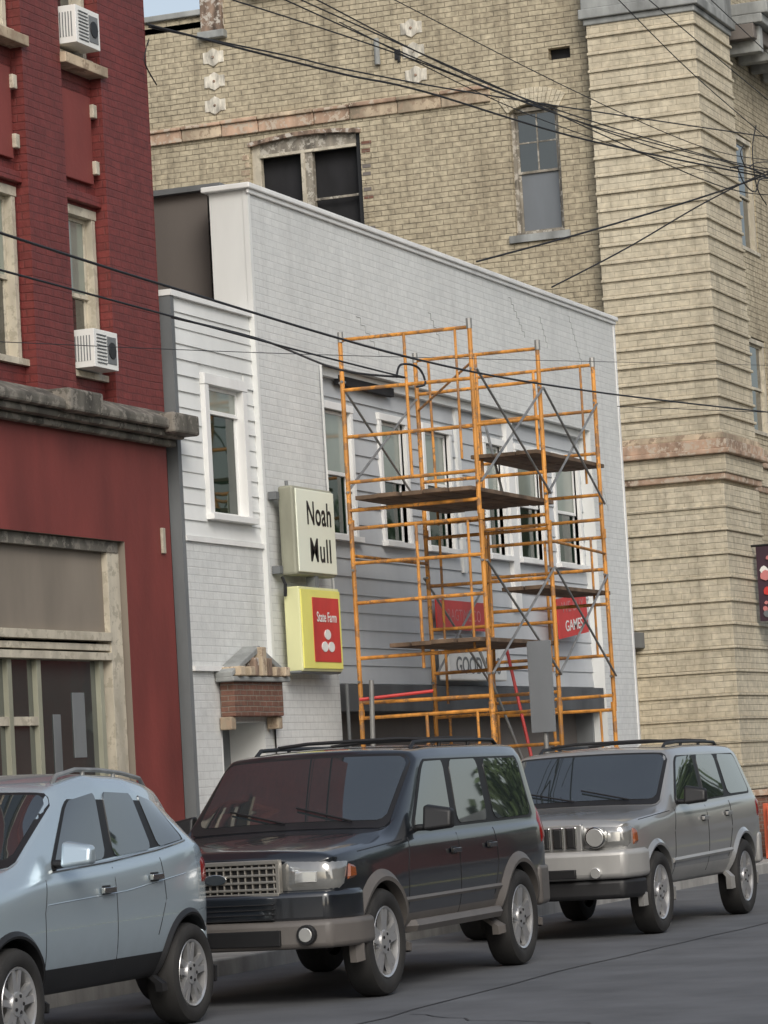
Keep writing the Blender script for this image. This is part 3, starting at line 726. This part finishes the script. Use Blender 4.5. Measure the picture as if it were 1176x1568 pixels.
    def panel(s,q,off,mat,name,nu=10,nv=6,dn=None):
        mb=MB()
        q=[Vector(a) for a in q]
        for sg in ((1,-1) if dn is None else (1,)):
            H=[]; dd=Vector((0,sg,0)) if dn is None else dn
            for j in range(nv+1):
                for i in range(nu+1):
                    u=i/nu; v=j/nv
                    if i in(0,nu) and j in(0,nv):
                        u+=(.4/nu if i==0 else -.4/nu); v+=(.3/nv if j==0 else -.3/nv)
                    p=(q[0].lerp(q[1],u)).lerp(q[3].lerp(q[2],u),v)
                    if dn is None: o_=Vector((p.x,-3*sg,p.z)); fb=Vector((p.x,p.y*sg,p.z))
                    else: o_=p-dn*1.0; fb=p
                    h=s.hit(o_,dd)
                    H.append(h if h is not None else fb)
            g=[h-dd*off for h in H]
            W=nu+1
            fs=[(j*W+i,j*W+i+1,(j+1)*W+i+1,(j+1)*W+i) for j in range(nv) for i in range(nu)]
            ring=[i for i in range(W)]+[j*W+nu for j in range(1,nv+1)]+[nv*W+i for i in range(nu-1,-1,-1)]+[j*W for j in range(nv-1,0,-1)]
            base=len(g); g+=[H[r_]+dd*.012 for r_ in ring]
            n=len(ring)
            fs+=[(ring[a],base+a,base+(a+1)%n,ring[(a+1)%n]) for a in range(n)]
            mb.add(g,fs,mat)
        s.fin(mb,name,smooth=True)
    def hit(s,o,d):
        h=s.bvh.ray_cast(Vector(o),Vector(d).normalized()); return h[0]
    def top(s,x,y):
        h=s.hit((x,y,3),(0,0,-1)); return h.z if h is not None else 1.6
    def fin(s,mb,name,**k): return mb.done(name,s.root,keep=True,**k)
    def side(s,pts,rr,mat,name,out=.0,sides=(-1,1),fine=8):
        mb=MB(); P=[]
        for a,b in zip(pts,pts[1:]):
            for t in range(fine): P.append((a[0]+(b[0]-a[0])*t/fine,a[1]+(b[1]-a[1])*t/fine))
        P.append(pts[-1])
        for sg in sides:
            L=[]
            for x,z in P:
                h=s.hit((x,sg*3,z),(0,-sg,0))
                if h is not None: L.append((h.x,h.y+sg*out,h.z))
            if len(L)>1: mb.tube(L,rr,mat,6)
        s.fin(mb,name,smooth=True)
    def patch(s,q,d,off,mat,name,nu=8,nv=5,mirror=True):
        mb=MB(); d=Vector(d).normalized()
        for sg in ((1,-1) if mirror else (1,)):
            g=[]
            for j in range(nv+1):
                for i in range(nu+1):
                    u=i/nu;v=j/nv
                    p=(Vector(q[0])*(1-u)+Vector(q[1])*u)*(1-v)+(Vector(q[3])*(1-u)+Vector(q[2])*u)*v
                    dd=Vector((d.x,d.y*sg,d.z)); pp=Vector((p.x,p.y*sg,p.z))
                    h=s.hit(pp-dd*1.2,dd)
                    if h is None: h=pp
                    e=min(i,nu-i,j,nv-j)
                    g.append(h-dd*(off if e>0 else -.004))
            fs=[(j*(nu+1)+i,j*(nu+1)+i+1,(j+1)*(nu+1)+i+1,(j+1)*(nu+1)+i) for j in range(nv) for i in range(nu)]
            mb.add(g,fs,mat)
        return s.fin(mb,name,smooth=True)
    def wheel(s,x,sg):
        r=s.r; mb=MB(); c=(x,sg*(s.hw-.1),r); w=.11
        mb.lathe([(r*.66,-w),(r*.8,-w-.005),(r*.95,-w*.9),(r,-w*.6),(r,w*.6),(r*.955,w*.93),(r*.9,w*1.02),(r*.8,w*1.06),(r*.7,w*.95),(r*.665,w*.8)],c,'tyre',44,sg)
        mb.lathe([(r*.67,w*.85),(r*.655,w*.92),(r*.62,w*.85),(r*.6,w*.4),(r*.6,-w*.5)],c,'alloy',44,sg)
        mb.lathe([(r*.62,w*.05),(.001,w*.05)],c,'dark',24,sg)
        mb.lathe([(r*.4,w*.1),(r*.4,w*.18),(.001,w*.18)],c,'galv',24,sg)
        ns=s.mats.get('spokes',5)
        for kk in range(ns):
            a=2*math.pi*kk/ns+.3
            for da,wd in (s.mats.get('sp',((-.16,.03),(.16,.03)))):
                e=a+da; ux,uz=math.cos(e),math.sin(e); tx,tz=-uz,ux
                vs=[]
                for (rr,hw_,dd) in ((r*.12,wd*1.1,w*.75),(r*.63,wd*.9,w*.82)):
                    for q in (-1,1):
                        for dep in (dd,dd-.035):
                            vs.append((c[0]+ux*rr+tx*q*hw_,c[1]+sg*dep,c[2]+uz*rr+tz*q*hw_))
                mb.add(vs,[(0,2,6,4),(1,5,7,3),(0,4,5,1),(2,3,7,6),(4,6,7,5),(0,1,3,2)],'alloy')
        mb.lathe([(r*.24,w*.5),(r*.22,w*.85),(r*.1,w*.93),(.001,w*.93)],c,'alloy',24,sg)
        for kk in range(5):
            a=2*math.pi*kk/5; mb.cyl((c[0]+r*.15*math.cos(a),c[1]+sg*w*.88,c[2]+r*.15*math.sin(a)),(c[0]+r*.15*math.cos(a),c[1]+sg*w*.95,c[2]+r*.15*math.sin(a)),.012,'dark',6)
        s.fin(mb,'wheel',smooth=True)
    def flare(s,x,mat,w=.07,out=.03,a0=-12,a1=192):
        mb=MB(); ri=s.r+.055; ro=ri+w
        for sg in (-1,1):
            vs=[];n=28
            for i in range(n+1):
                a=rad(a0+(a1-a0)*i/n); ca,sa=math.cos(a),math.sin(a)
                h=s.hit((x+(ro+.01)*ca,sg*3,s.r+(ro+.01)*sa),(0,-sg,0))
                yy=(abs(h.y) if h is not None and abs(h.y)>s.hw-.2 else s.hw-.03)
                for rr,oo in ((ri,-.05),(ri,out),(ri+w*.35,out+.006),(ro,.0),(ro,-.05)):
                    vs.append((x+rr*ca,sg*(yy+oo),s.r+rr*sa))
            fs=[(i*5+q,i*5+q+1,(i+1)*5+q+1,(i+1)*5+q) for i in range(n) for q in range(4)]
            mb.add(vs,fs,mat)
        s.fin(mb,'wheel_arch_trim',smooth=True)
    def mirror(s,x,z,mat,sz_=(.1,.2,.15)):
        mb=MB()
        for sg in (-1,1):
            h=s.hit((x,sg*3,z-.04),(0,-sg,0)); y=h.y if h is not None else sg*s.hw
            b=y+sg*.06; e=b+sg*sz_[1]
            mb.box(x-.03,x+.03,min(y-sg*.03,b+sg*.03),max(y-sg*.03,b+sg*.03),z-.05,z+.0,'black')
            hx,hz=sz_[0]/2,sz_[2]
            mb.add([(x-hx,b,z-.05),(x+hx,b,z-.06),(x+hx,b,z-.05+hz),(x-hx*.4,b,z-.06+hz),
                    (x-hx*.6,e,z-.03),(x+hx,e,z-.04),(x+hx,e,z-.09+hz),(x-hx*.2,e,z-.1+hz)],
                   [(0,1,2,3),(7,6,5,4),(0,4,5,1),(1,5,6,2),(2,6,7,3),(3,7,4,0)],mat)
        s.fin(mb,'door_mirror',bevel=.03,segs=4,smooth=True)
    def handles(s,pts,mat):
        mb=MB()
        for x,z in pts:
            for sg in (-1,1):
                h=s.hit((x,sg*3,z),(0,-sg,0)); y=h.y
                mb.box(x-.085,x+.085,min(y+sg*.008,y+sg*.035),max(y+sg*.008,y+sg*.035),z-.018,z+.018,mat)
                mb.box(x-.06,x+.06,min(y-.002*sg,y+sg*.004),max(y-.002*sg,y+sg*.004),z-.03,z+.03,'black')
        s.fin(mb,'door_handles',bevel=.01,smooth=True)
    def rack(s,x0,x1,y,mat,hgt=.05,cross=(),rr=.016):
        mb=MB()
        for sg in (-1,1):
            L=[(x0,s.top(x0,sg*y)-.01)]+[(x0+(x1-x0)*t,s.top(x0+(x1-x0)*t,sg*y)+hgt) for t in (.05,.25,.5,.75,.95)]+[(x1,s.top(x1,sg*y)-.01)]
            mb.tube([(a,sg*y,b) for a,b in L],rr,mat,8)
            for t in (.33,.66):
                x=x0+(x1-x0)*t; mb.cyl((x,sg*y,s.top(x,sg*y)-.01),(x,sg*y,s.top(x,sg*y)+hgt),rr,mat)
        for x in cross:
            z=s.top(x,y)+hgt+.01; mb.tube([(x,-y,z),(x,-y*.6,z+.02),(x,y*.6,z+.02),(x,y,z)],rr*.9,mat,8)
        s.fin(mb,'roof_rack',smooth=True)
    def bumper(s,pl,z0,z1,mat,name,bev=.04):
        full=[(x,-y) for x,y in pl]+[(x,y) for x,y in pl[::-1]]
        if pl[-1][1]==0: full=[(x,-y) for x,y in pl]+[(x,y) for x,y in pl[-2::-1]]
        mb=MB(); mb.prism(full,2,z0,z1,mat); s.fin(mb,name,bevel=bev,segs=4,smooth=True)

def Hd(x,zb,w,zbelt,zh): return (x,x,[(0,zb),(w*.86,zb),(w*.975,zb+.14),(w,.76),(w*.985,zbelt-.06),(w*.945,zbelt),(w*.86,zh-.002),(w*.66,zh+.012),(w*.34,zh+.026),(0,zh+.03)])
def Cw(xl,xt,zb,w,zbelt,zc): return (xl,xt,[(0,zb),(w*.88,zb),(w*.98,zb+.14),(w,.78),(w*.99,zbelt-.05),(w*.955,zbelt),(w*.9,zc),(w*.84,zc+.01),(w*.42,zc+.025),(0,zc+.03)])
def Cb(xl,xt,zb,w,zbelt,wt,zt,zr): return (xl,xt,[(0,zb),(w*.88,zb),(w*.98,zb+.14),(w,.78),(w*.99,zbelt-.05),(w*.955,zbelt),(wt,zt),(wt-.06,zr-.03),(wt*.5,zr-.006),(0,zr)])

# --- dark large suv
w=.93; zb=.40
st=[Hd(.10,.5,.78,.98,1.01),Hd(.17,.42,.88,1.03,1.065),Hd(.5,zb,.92,1.065,1.11),Hd(1.05,zb,.928,1.095,1.155),Cw(1.38,1.34,zb,w,1.12,1.18),
 Cb(1.5,2.04,zb,w,1.12,.79,1.685,1.78),Cb(1.6,2.14,zb,w,1.12,.795,1.695,1.795),Cb(2.5,2.55,zb,w,1.125,.80,1.70,1.815),Cb(2.6,2.65,zb,w,1.125,.80,1.70,1.815),
 Cb(3.32,3.32,zb,w,1.13,.80,1.70,1.815),Cb(3.45,3.42,zb,w,1.13,.80,1.70,1.815),Cb(4.4,4.32,zb,w,1.14,.79,1.69,1.81),Cb(4.6,4.5,.42,w*.98,1.14,.775,1.67,1.795),
 (4.74,4.72,[(0,.45),(w*.84,.45),(w*.93,.58),(w*.95,.8),(w*.94,1.08),(w*.92,1.13),(w*.88,1.16),(w*.8,1.17),(w*.4,1.175),(0,1.175)])]
pm=paint('dark_navy_paint',(.012,.015,.02),.3,.28)
cm=dict(paint=pm,clad=M['clad'],spokes=5)
car=Car('dark_suv',(21.12,9.63,0),st,(6,8,10),4,12,cm,(.88,3.88),.385,.93)
car.flare(.88,'clad',.085,.035); car.flare(3.88,'clad',.085,.035)
car.bumper([(.62,.96),(.3,.95),(.06,.84),(-.03,.5),(-.05,0)],.40,.60,'clad','front_bumper')
car.bumper([(.5,.935),(.3,.925),(.09,.82),(.01,.5),(-.01,0)],.58,.80,pm,'bumper_upper')
car.bumper([(4.35,.95),(4.7,.9),(4.86,.6),(4.88,0)],.45,.78,'clad','rear_bumper')
mb=MB()
mb.box(.05,.12,-.47,.47,.79,1.02,'black')
for z in (.825,.875,.925,.975): mb.box(.02,.06,-.46,.46,z-.009,z+.009,'grille')
for i in range(17): y=-.44+i*.055; mb.box(.028,.058,y-.006,y+.006,.80,1.0,'grille')
mb.box(.015,.07,-.49,.49,1.0,1.03,'grille'); mb.box(.01,.07,-.48,.48,.775,.80,'grille')
for sg in (-1,1): mb.box(.015,.07,sg*.475-.015,sg*.475+.015,.79,1.01,'grille')
mb.prism([(.09*math.cos(t*math.pi/6),.905+.04*math.sin(t*math.pi/6)) for t in range(12)],0,.005,.03,'chrome')
car.fin(mb,'grille',bevel=.004)
car.patch([(.02,-.50,.80),(.25,-.88,.80),(.34,-.9,1.0),(.05,-.49,1.02)],(1,.75,0),.022,'lamp','headlamps',nu=10)
car.patch([(.04,-.58,.84),(.14,-.74,.84),(.16,-.74,.95),(.05,-.58,.96)],(1,.75,0),.032,'bulb','headlamp_reflectors',nu=5)
car.patch([(.3,-.9,.86),(.42,-.93,.87),(.42,-.93,.96),(.34,-.9,.98)],(.35,1,0),.02,'amber','indicators')
mb=MB()
for sg in(-1,1):
    mb.cyl((-.03,sg*.68,.5),(.03,sg*.68,.5),.05,'bulb',16); mb.cyl((-.022,sg*.68,.5),(.03,sg*.68,.5),.07,'black',16)
mb.box(-.055,.0,-.5,.5,.43,.54,'black')
for i in range(4): mb.box(-.03+.0,-.0,-.45,.45,.61+i*.035,.618+i*.035,'black')
car.fin(mb,'fog_lamps',bevel=.006)
car.side([(1.32,.66),(3.42,.66)],.022,'clad','side_moulding',.0)
car.side([(1.3,.46),(3.4,.46)],.05,'clad','running_board',.03)
for L in ([(1.5,1.11),(1.42,.9),(1.4,.5)],[(2.53,1.11),(2.52,.5)],[(3.38,1.12),(3.4,.85),(3.3,.6)]): car.side(L,.006,'black','door_seam',-.002)
car.side([(.55,1.05),(1.38,1.1)],.005,'black','hood_seam',-.002)
car.mirror(1.75,1.2,'black',(.14,.22,.2))
car.handles([(2.4,.98),(3.22,.99)],pm)
car.patch([(4.5,-.93,.95),(4.7,-.86,.95),(4.7,-.84,1.4),(4.52,-.9,1.12)],(-.6,1,0),.012,'redlens','tail_lamps')
car.rack(2.3,4.3,.64,'black',.035,(2.75,3.85))

# --- silver boxy suv
w=.94; zb=.42
st=[Hd(.12,.52,.8,.97,1.0),Hd(.19,.44,.89,1.03,1.055),Hd(.5,zb,.924,1.065,1.09),Hd(1.1,zb,.935,1.09,1.125),Cw(1.42,1.38,zb,w,1.115,1.155),
 Cb(1.54,1.98,zb,w,1.12,.775,1.605,1.69),Cb(1.62,2.08,zb,w,1.12,.785,1.62,1.715),Cb(2.55,2.6,zb,w,1.13,.79,1.635,1.735),Cb(2.65,2.7,zb,w,1.13,.79,1.635,1.735),
 Cb(3.4,3.38,zb,w,1.15,.785,1.63,1.735),Cb(3.5,3.46,zb,w,1.16,.785,1.63,1.735),Cb(4.34,4.18,zb,w,1.17,.77,1.615,1.72),Cb(4.54,4.38,.44,w*.98,1.17,.755,1.6,1.7),
 (4.7,4.66,[(0,.48),(w*.84,.48),(w*.93,.6),(w*.95,.82),(w*.94,1.1),(w*.92,1.15),(w*.88,1.18),(w*.8,1.19),(w*.4,1.2),(0,1.2)])]
pm=paint('silver_grey_paint',(.36,.36,.35),.5,.34)
cm=dict(paint=pm,clad=M['silvclad'],spokes=5,sp=((0,.055),))
car=Car('silver_suv',(28.0,9.63,0),st,(6,8,10),4,12,cm,(.88,3.84),.375,.94)
car.flare(.88,pm,.06,.025); car.flare(3.84,pm,.06,.025)
car.bumper([(.55,.955),(.3,.94),(.08,.86),(.0,.5),(-.03,0)],.54,.80,'silvclad','front_bumper',.05)
car.bumper([(.5,.93),(.3,.92),(.12,.82),(.05,.5),(.03,0)],.36,.54,'black','bumper_lower')
car.bumper([(4.4,.95),(4.66,.9),(4.78,.6),(4.8,0)],.48,.8,'silvclad','rear_bumper')
mb=MB()
mb.box(.05,.13,-.47,.47,.8,1.04,pm)
for i in range(7):
    y=(i-3)*.125; mb.box(.028,.06,y-.053,y+.053,.815,1.02,'chrome'); mb.box(.02,.04,y-.036,y+.036,.832,1.003,'ink')
car.fin(mb,'grille',bevel=.01)
car.patch([(.05,-.49,.81),(.22,-.88,.81),(.28,-.9,1.01),(.05,-.48,1.02)],(1,.7,0),.018,'lamp','headlamp_lens',nu=10)
mb=MB()
for sg in(-1,1):
    mb.cyl((.02,sg*.6,.915),(.1,sg*.6,.915),.082,'bulb',24); mb.cyl((.03,sg*.6,.915),(.12,sg*.6,.915),.097,'chrome',24)
    mb.cyl((-.02,sg*.6,.6),(.05,sg*.6,.6),.05,'bulb',14)
mb.box(-.045,.02,-.42,.42,.56,.64,'black')
car.fin(mb,'headlamps',smooth=True,bevel=.006)
car.patch([(.1,-.68,.85),(.18,-.8,.85),(.2,-.8,.98),(.12,-.68,.99)],(1,.75,0),.026,'bulb','headlamp_reflectors',nu=5)
car.patch([(.26,-.89,.83),(.34,-.92,.84),(.34,-.92,.98),(.28,-.89,.99)],(.35,1,0),.02,'amber','indicators')
car.side([(1.35,.64),(3.38,.66)],.025,'silvclad','side_moulding')
for L in ([(1.56,1.11),(1.45,.9),(1.43,.5)],[(2.6,1.12),(2.58,.5)],[(3.45,1.14),(3.45,.9),(3.3,.6)]): car.side(L,.006,'black','door_seam',-.002)
car.side([(.5,1.05),(1.4,1.1)],.005,'black','hood_seam',-.002)
car.mirror(1.78,1.2,'black',(.13,.21,.18)); car.handles([(2.45,1.0),(3.3,1.02)],pm)
car.patch([(4.44,-.93,.95),(4.66,-.86,.95),(4.66,-.86,1.16),(4.44,-.9,1.14)],(-.6,1,0),.012,'redlens','tail_lamps')
car.rack(2.25,4.15,.62,'black',.03,(2.6,3.8))

# --- small crossover
w=.885; zb=.34
st=[Hd(.08,.42,.64,.84,.86),Hd(.2,.34,.8,.92,.96),Hd(.5,zb,.86,.99,1.05),Hd(.85,zb,.88,1.03,1.1),Cw(1.12,1.05,zb,w,1.06,1.13),
 Cb(1.3,1.8,zb,w,1.07,.71,1.52,1.63),Cb(1.4,1.9,zb,w,1.075,.72,1.55,1.67),Cb(2.2,2.28,zb,w,1.10,.73,1.60,1.72),Cb(2.28,2.36,zb,w,1.105,.73,1.60,1.72),
 Cb(2.9,2.82,zb,w,1.14,.72,1.575,1.70),Cb(2.97,2.89,zb,w,1.15,.72,1.565,1.69),Cb(3.42,3.2,zb,w,1.20,.70,1.50,1.66),Cb(3.68,3.48,.38,w*.96,1.2,.65,1.44,1.60),
 (3.9,3.82,[(0,.42),(w*.76,.42),(w*.86,.52),(w*.89,.78),(w*.86,1.04),(w*.82,1.1),(w*.78,1.14),(w*.7,1.15),(w*.35,1.155),(0,1.155)])]
pmat=paint('pale_blue_silver_paint',(.44,.53,.59),.5,.27)
cm=dict(paint=pmat,clad=M['black'],spokes=5,sp=((-.2,.022),(.2,.022)))
car=Car('pale_blue_crossover',(16.68,10.2,0),st,(6,8,10),4,12,cm,(.85,3.33),.335,.885,hoodcr=.3)
car.flare(.85,'black',.045,.015); car.flare(3.33,'black',.045,.015)
car.bumper([(3.6,.87),(3.82,.78),(3.95,.5),(3.98,0)],.42,.66,pmat,'rear_bumper',.06)
car.patch([(.06,-.4,.62),(.06,.4,.62),(.08,.36,.8),(.08,-.36,.8)],(1,0,0),.02,'black','grille',mirror=False)
car.patch([(.06,-.45,.74),(.3,-.78,.76),(.4,-.8,.93),(.12,-.45,.84)],(1,.75,0),.015,'lamp','headlamps')
for L in ([(1.32,1.05),(1.25,.85),(1.25,.42)],[(2.25,1.09),(2.24,.42)],[(2.95,1.12),(2.98,.85),(2.85,.62)]): car.side(L,.005,'black','door_seam',-.002)
car.side([(1.42,1.10),(2.24,1.13),(2.95,1.175),(3.4,1.22)],.010,'chrome','window_trim',.006)
car.side([(1.3,.9),(2.4,.93),(3.3,1.0)],.004,pmat,'body_crease',.0)
car.mirror(1.5,1.17,pmat,(.13,.2,.17)); car.handles([(2.1,.95),(2.82,1.0)],'chrome')
car.patch([(3.6,-.86,.92),(3.86,-.74,.92),(3.82,-.72,1.12),(3.6,-.84,1.1)],(-.6,1,0),.012,'redlens','tail_lamps')
car.rack(1.95,3.3,.6,'galv',.035,(),.015)

# ------------------------------------------------------------ overhead wires and pole
wires=[(.011,"20.76,11,5.67 24.10,11.1,5.65 30.04,11.2,5.65 35.86,11.3,5.87 45.38,11.4,6.40"),
(.009,"21.11,11.2,5.46 24.22,11.3,5.48 27.35,11.4,5.50 30.44,11.5,5.54"),
(.012,"28.84,13.3,6.16 29.64,12.7,5.96 29.94,12,5.62 30.44,11.5,5.54"),
(.012,"30.2,11.5,5.52 30.35,11.5,5.66 30.7,11.45,5.66 30.75,11.4,5.5 30.5,11.4,5.44"),
(.012,"28.84,13.4,9.09 30.75,13,9.10 32.10,12.6,9.07 33.97,12.4,9.19 38.72,12,9.36 45.93,11.4,9.88"),
(.009,"28.88,13.4,9.07 31.45,13,9.21 32.30,12.6,9.15 36.10,12.2,9.47 46.09,11.4,10.51"),
(.008,"29.65,13,9.50 33.53,12.6,9.59 38.77,12,9.57 45.94,11.4,9.95"),
(.008,"31.19,13,9.81 35.10,12.4,9.58 41.64,12,9.74 45.93,11.4,9.91"),
(.008,"31.61,12.8,9.87 35.88,12.2,9.55 42.86,11.8,9.85 45.96,11.4,10.01"),
(.008,"31.06,12.8,9.77 32.24,12.4,9.57 36.23,12,9.46 43.78,11.8,9.55 45.86,11.4,9.63"),
(.006,"32.5,12.8,9.75 36.9,12.2,9.42 42.9,11.8,9.62 45.96,11.4,9.85"),
(.006,"34.0,12.8,10.35 38.9,12.2,10.05 43.4,11.8,10.0 45.96,11.4,10.15"),
(.014,"37.96,13.3,7.87 40.41,12.6,8.50 44.12,12,9.44 45.96,11.4,10.01"),
(.011,"40.90,13.3,7.90 42.81,12.8,8.62 44.84,12.2,9.48 45.98,11.4,10.08"),
(.007,"36.91,11,10.70 40.93,11.2,10.51 46.06,11.4,10.38"),
(.007,"38.17,11,10.96 42.31,11.2,10.96 46.22,11.4,10.99"),
(.0035,"20.68,11,4.84 28.46,11.2,5.53 45.19,11.4,7.08"),
(.005,"43.52,13.3,6.53 47.38,12,6.64"),
(.007,"41.85,11.2,11.75 46.40,11.4,11.70"),
(.008,"28.87,13.4,8.95 28.79,13.42,8.71 29.04,13.42,8.52"),
(.010,"43.9,11.45,9.75 44.1,11.42,9.55 44.6,11.4,9.5 45.0,11.4,9.75 46.3,11.4,9.9"),
(.008,"44.2,11.42,10.1 44.0,11.42,9.95 44.3,11.42,9.8 44.8,11.4,9.95 46.3,11.4,10.2"),
(.012,"43.7,11.5,9.72 44.3,11.45,9.82 45.2,11.42,9.85"),
(.009,"44.9,11.4,10.5 44.6,11.4,10.1 44.7,11.4,9.6 45.2,11.4,9.4"),
]
for rw,sx_ in wires:
    W=[Vector([float(q) for q in t.split(',')]) for t in sx_.split()]
    S=[]
    for a in range(len(W)-1):
        p0=W[max(a-1,0)];p1=W[a];p2=W[a+1];p3=W[min(a+2,len(W)-1)]
        for t in range(8):
            u=t/8; S.append(.5*((2*p1)+(p2-p0)*u+(2*p0-5*p1+4*p2-p3)*u*u+(-p0+3*p1-3*p2+p3)*u**3))
    S.append(W[-1]); mb=MB(); mb.tube(S,rw,'wire',6); mb.done('overhead_wire')
s=root('utility_pole',(46.7,11.4,0)); mb=MB(); mb.cyl((46.7,11.4,.1),(46.7,11.4,12.6),.16,'polewood',16,.12)
for z in (9.7,10.1,10.5,11,11.7): mb.box(46.3,46.6,11.36,11.44,z-.03,z+.03,'galv'); mb.cyl((46.25,11.4,z-.08),(46.25,11.4,z+.08),.04,'greystone')
mb.done('pole_and_brackets',s)

# ------------------------------------------------------------ camera, light, world
th=rad(21.2); p=rad(4.62); r_=rad(3.26)
fw=Vector((math.cos(th)*math.cos(p),math.sin(th)*math.cos(p),math.sin(p)))
rt=Vector((math.sin(th),-math.cos(th),0)); up=rt.cross(fw)
RR=rt*math.cos(r_)-up*math.sin(r_); UU=rt*math.sin(r_)+up*math.cos(r_)
cam=bpy.data.cameras.new('camera'); co=bpy.data.objects.new('camera',cam); SC.collection.objects.link(co)
cam.sensor_fit='VERTICAL'; cam.sensor_height=36; cam.sensor_width=27; cam.lens=114.8; cam.clip_end=3000; cam.clip_start=.1
mt=Matrix((RR,UU,-fw)).transposed().to_4x4(); mt.translation=Vector((0,0,1.57)); co.matrix_world=mt
SC.camera=co
sun=bpy.data.lights.new('sun','SUN'); sun.energy=1.4; sun.angle=rad(28); sun.color=(1,.97,.92)
so=bpy.data.objects.new('sun',sun); SC.collection.objects.link(so)
d=Vector((.72,.5,-.62)).normalized(); so.rotation_euler=d.to_track_quat('-Z','Y').to_euler()
wd=bpy.data.worlds.new('World'); SC.world=wd; wd.use_nodes=True; nt=wd.node_tree
sk=nt.nodes.new('ShaderNodeTexSky'); sk.sky_type='NISHITA'; sk.sun_disc=False
sk.sun_elevation=math.asin(-d.z); sk.sun_rotation=math.atan2(-d.x,-d.y)%(2*math.pi); sk.air_density=1.2; sk.dust_density=3; sk.ozone_density=1
hs=nt.nodes.new('ShaderNodeHueSaturation'); hs.inputs['Saturation'].default_value=.6
nt.links.new(sk.outputs[0],hs.inputs['Color']); bg=nt.nodes['Background']; nt.links.new(hs.outputs[0],bg.inputs[0]); bg.inputs[1].default_value=.15
SC.view_settings.view_transform='Standard'; SC.view_settings.look='None'; SC.view_settings.exposure=0
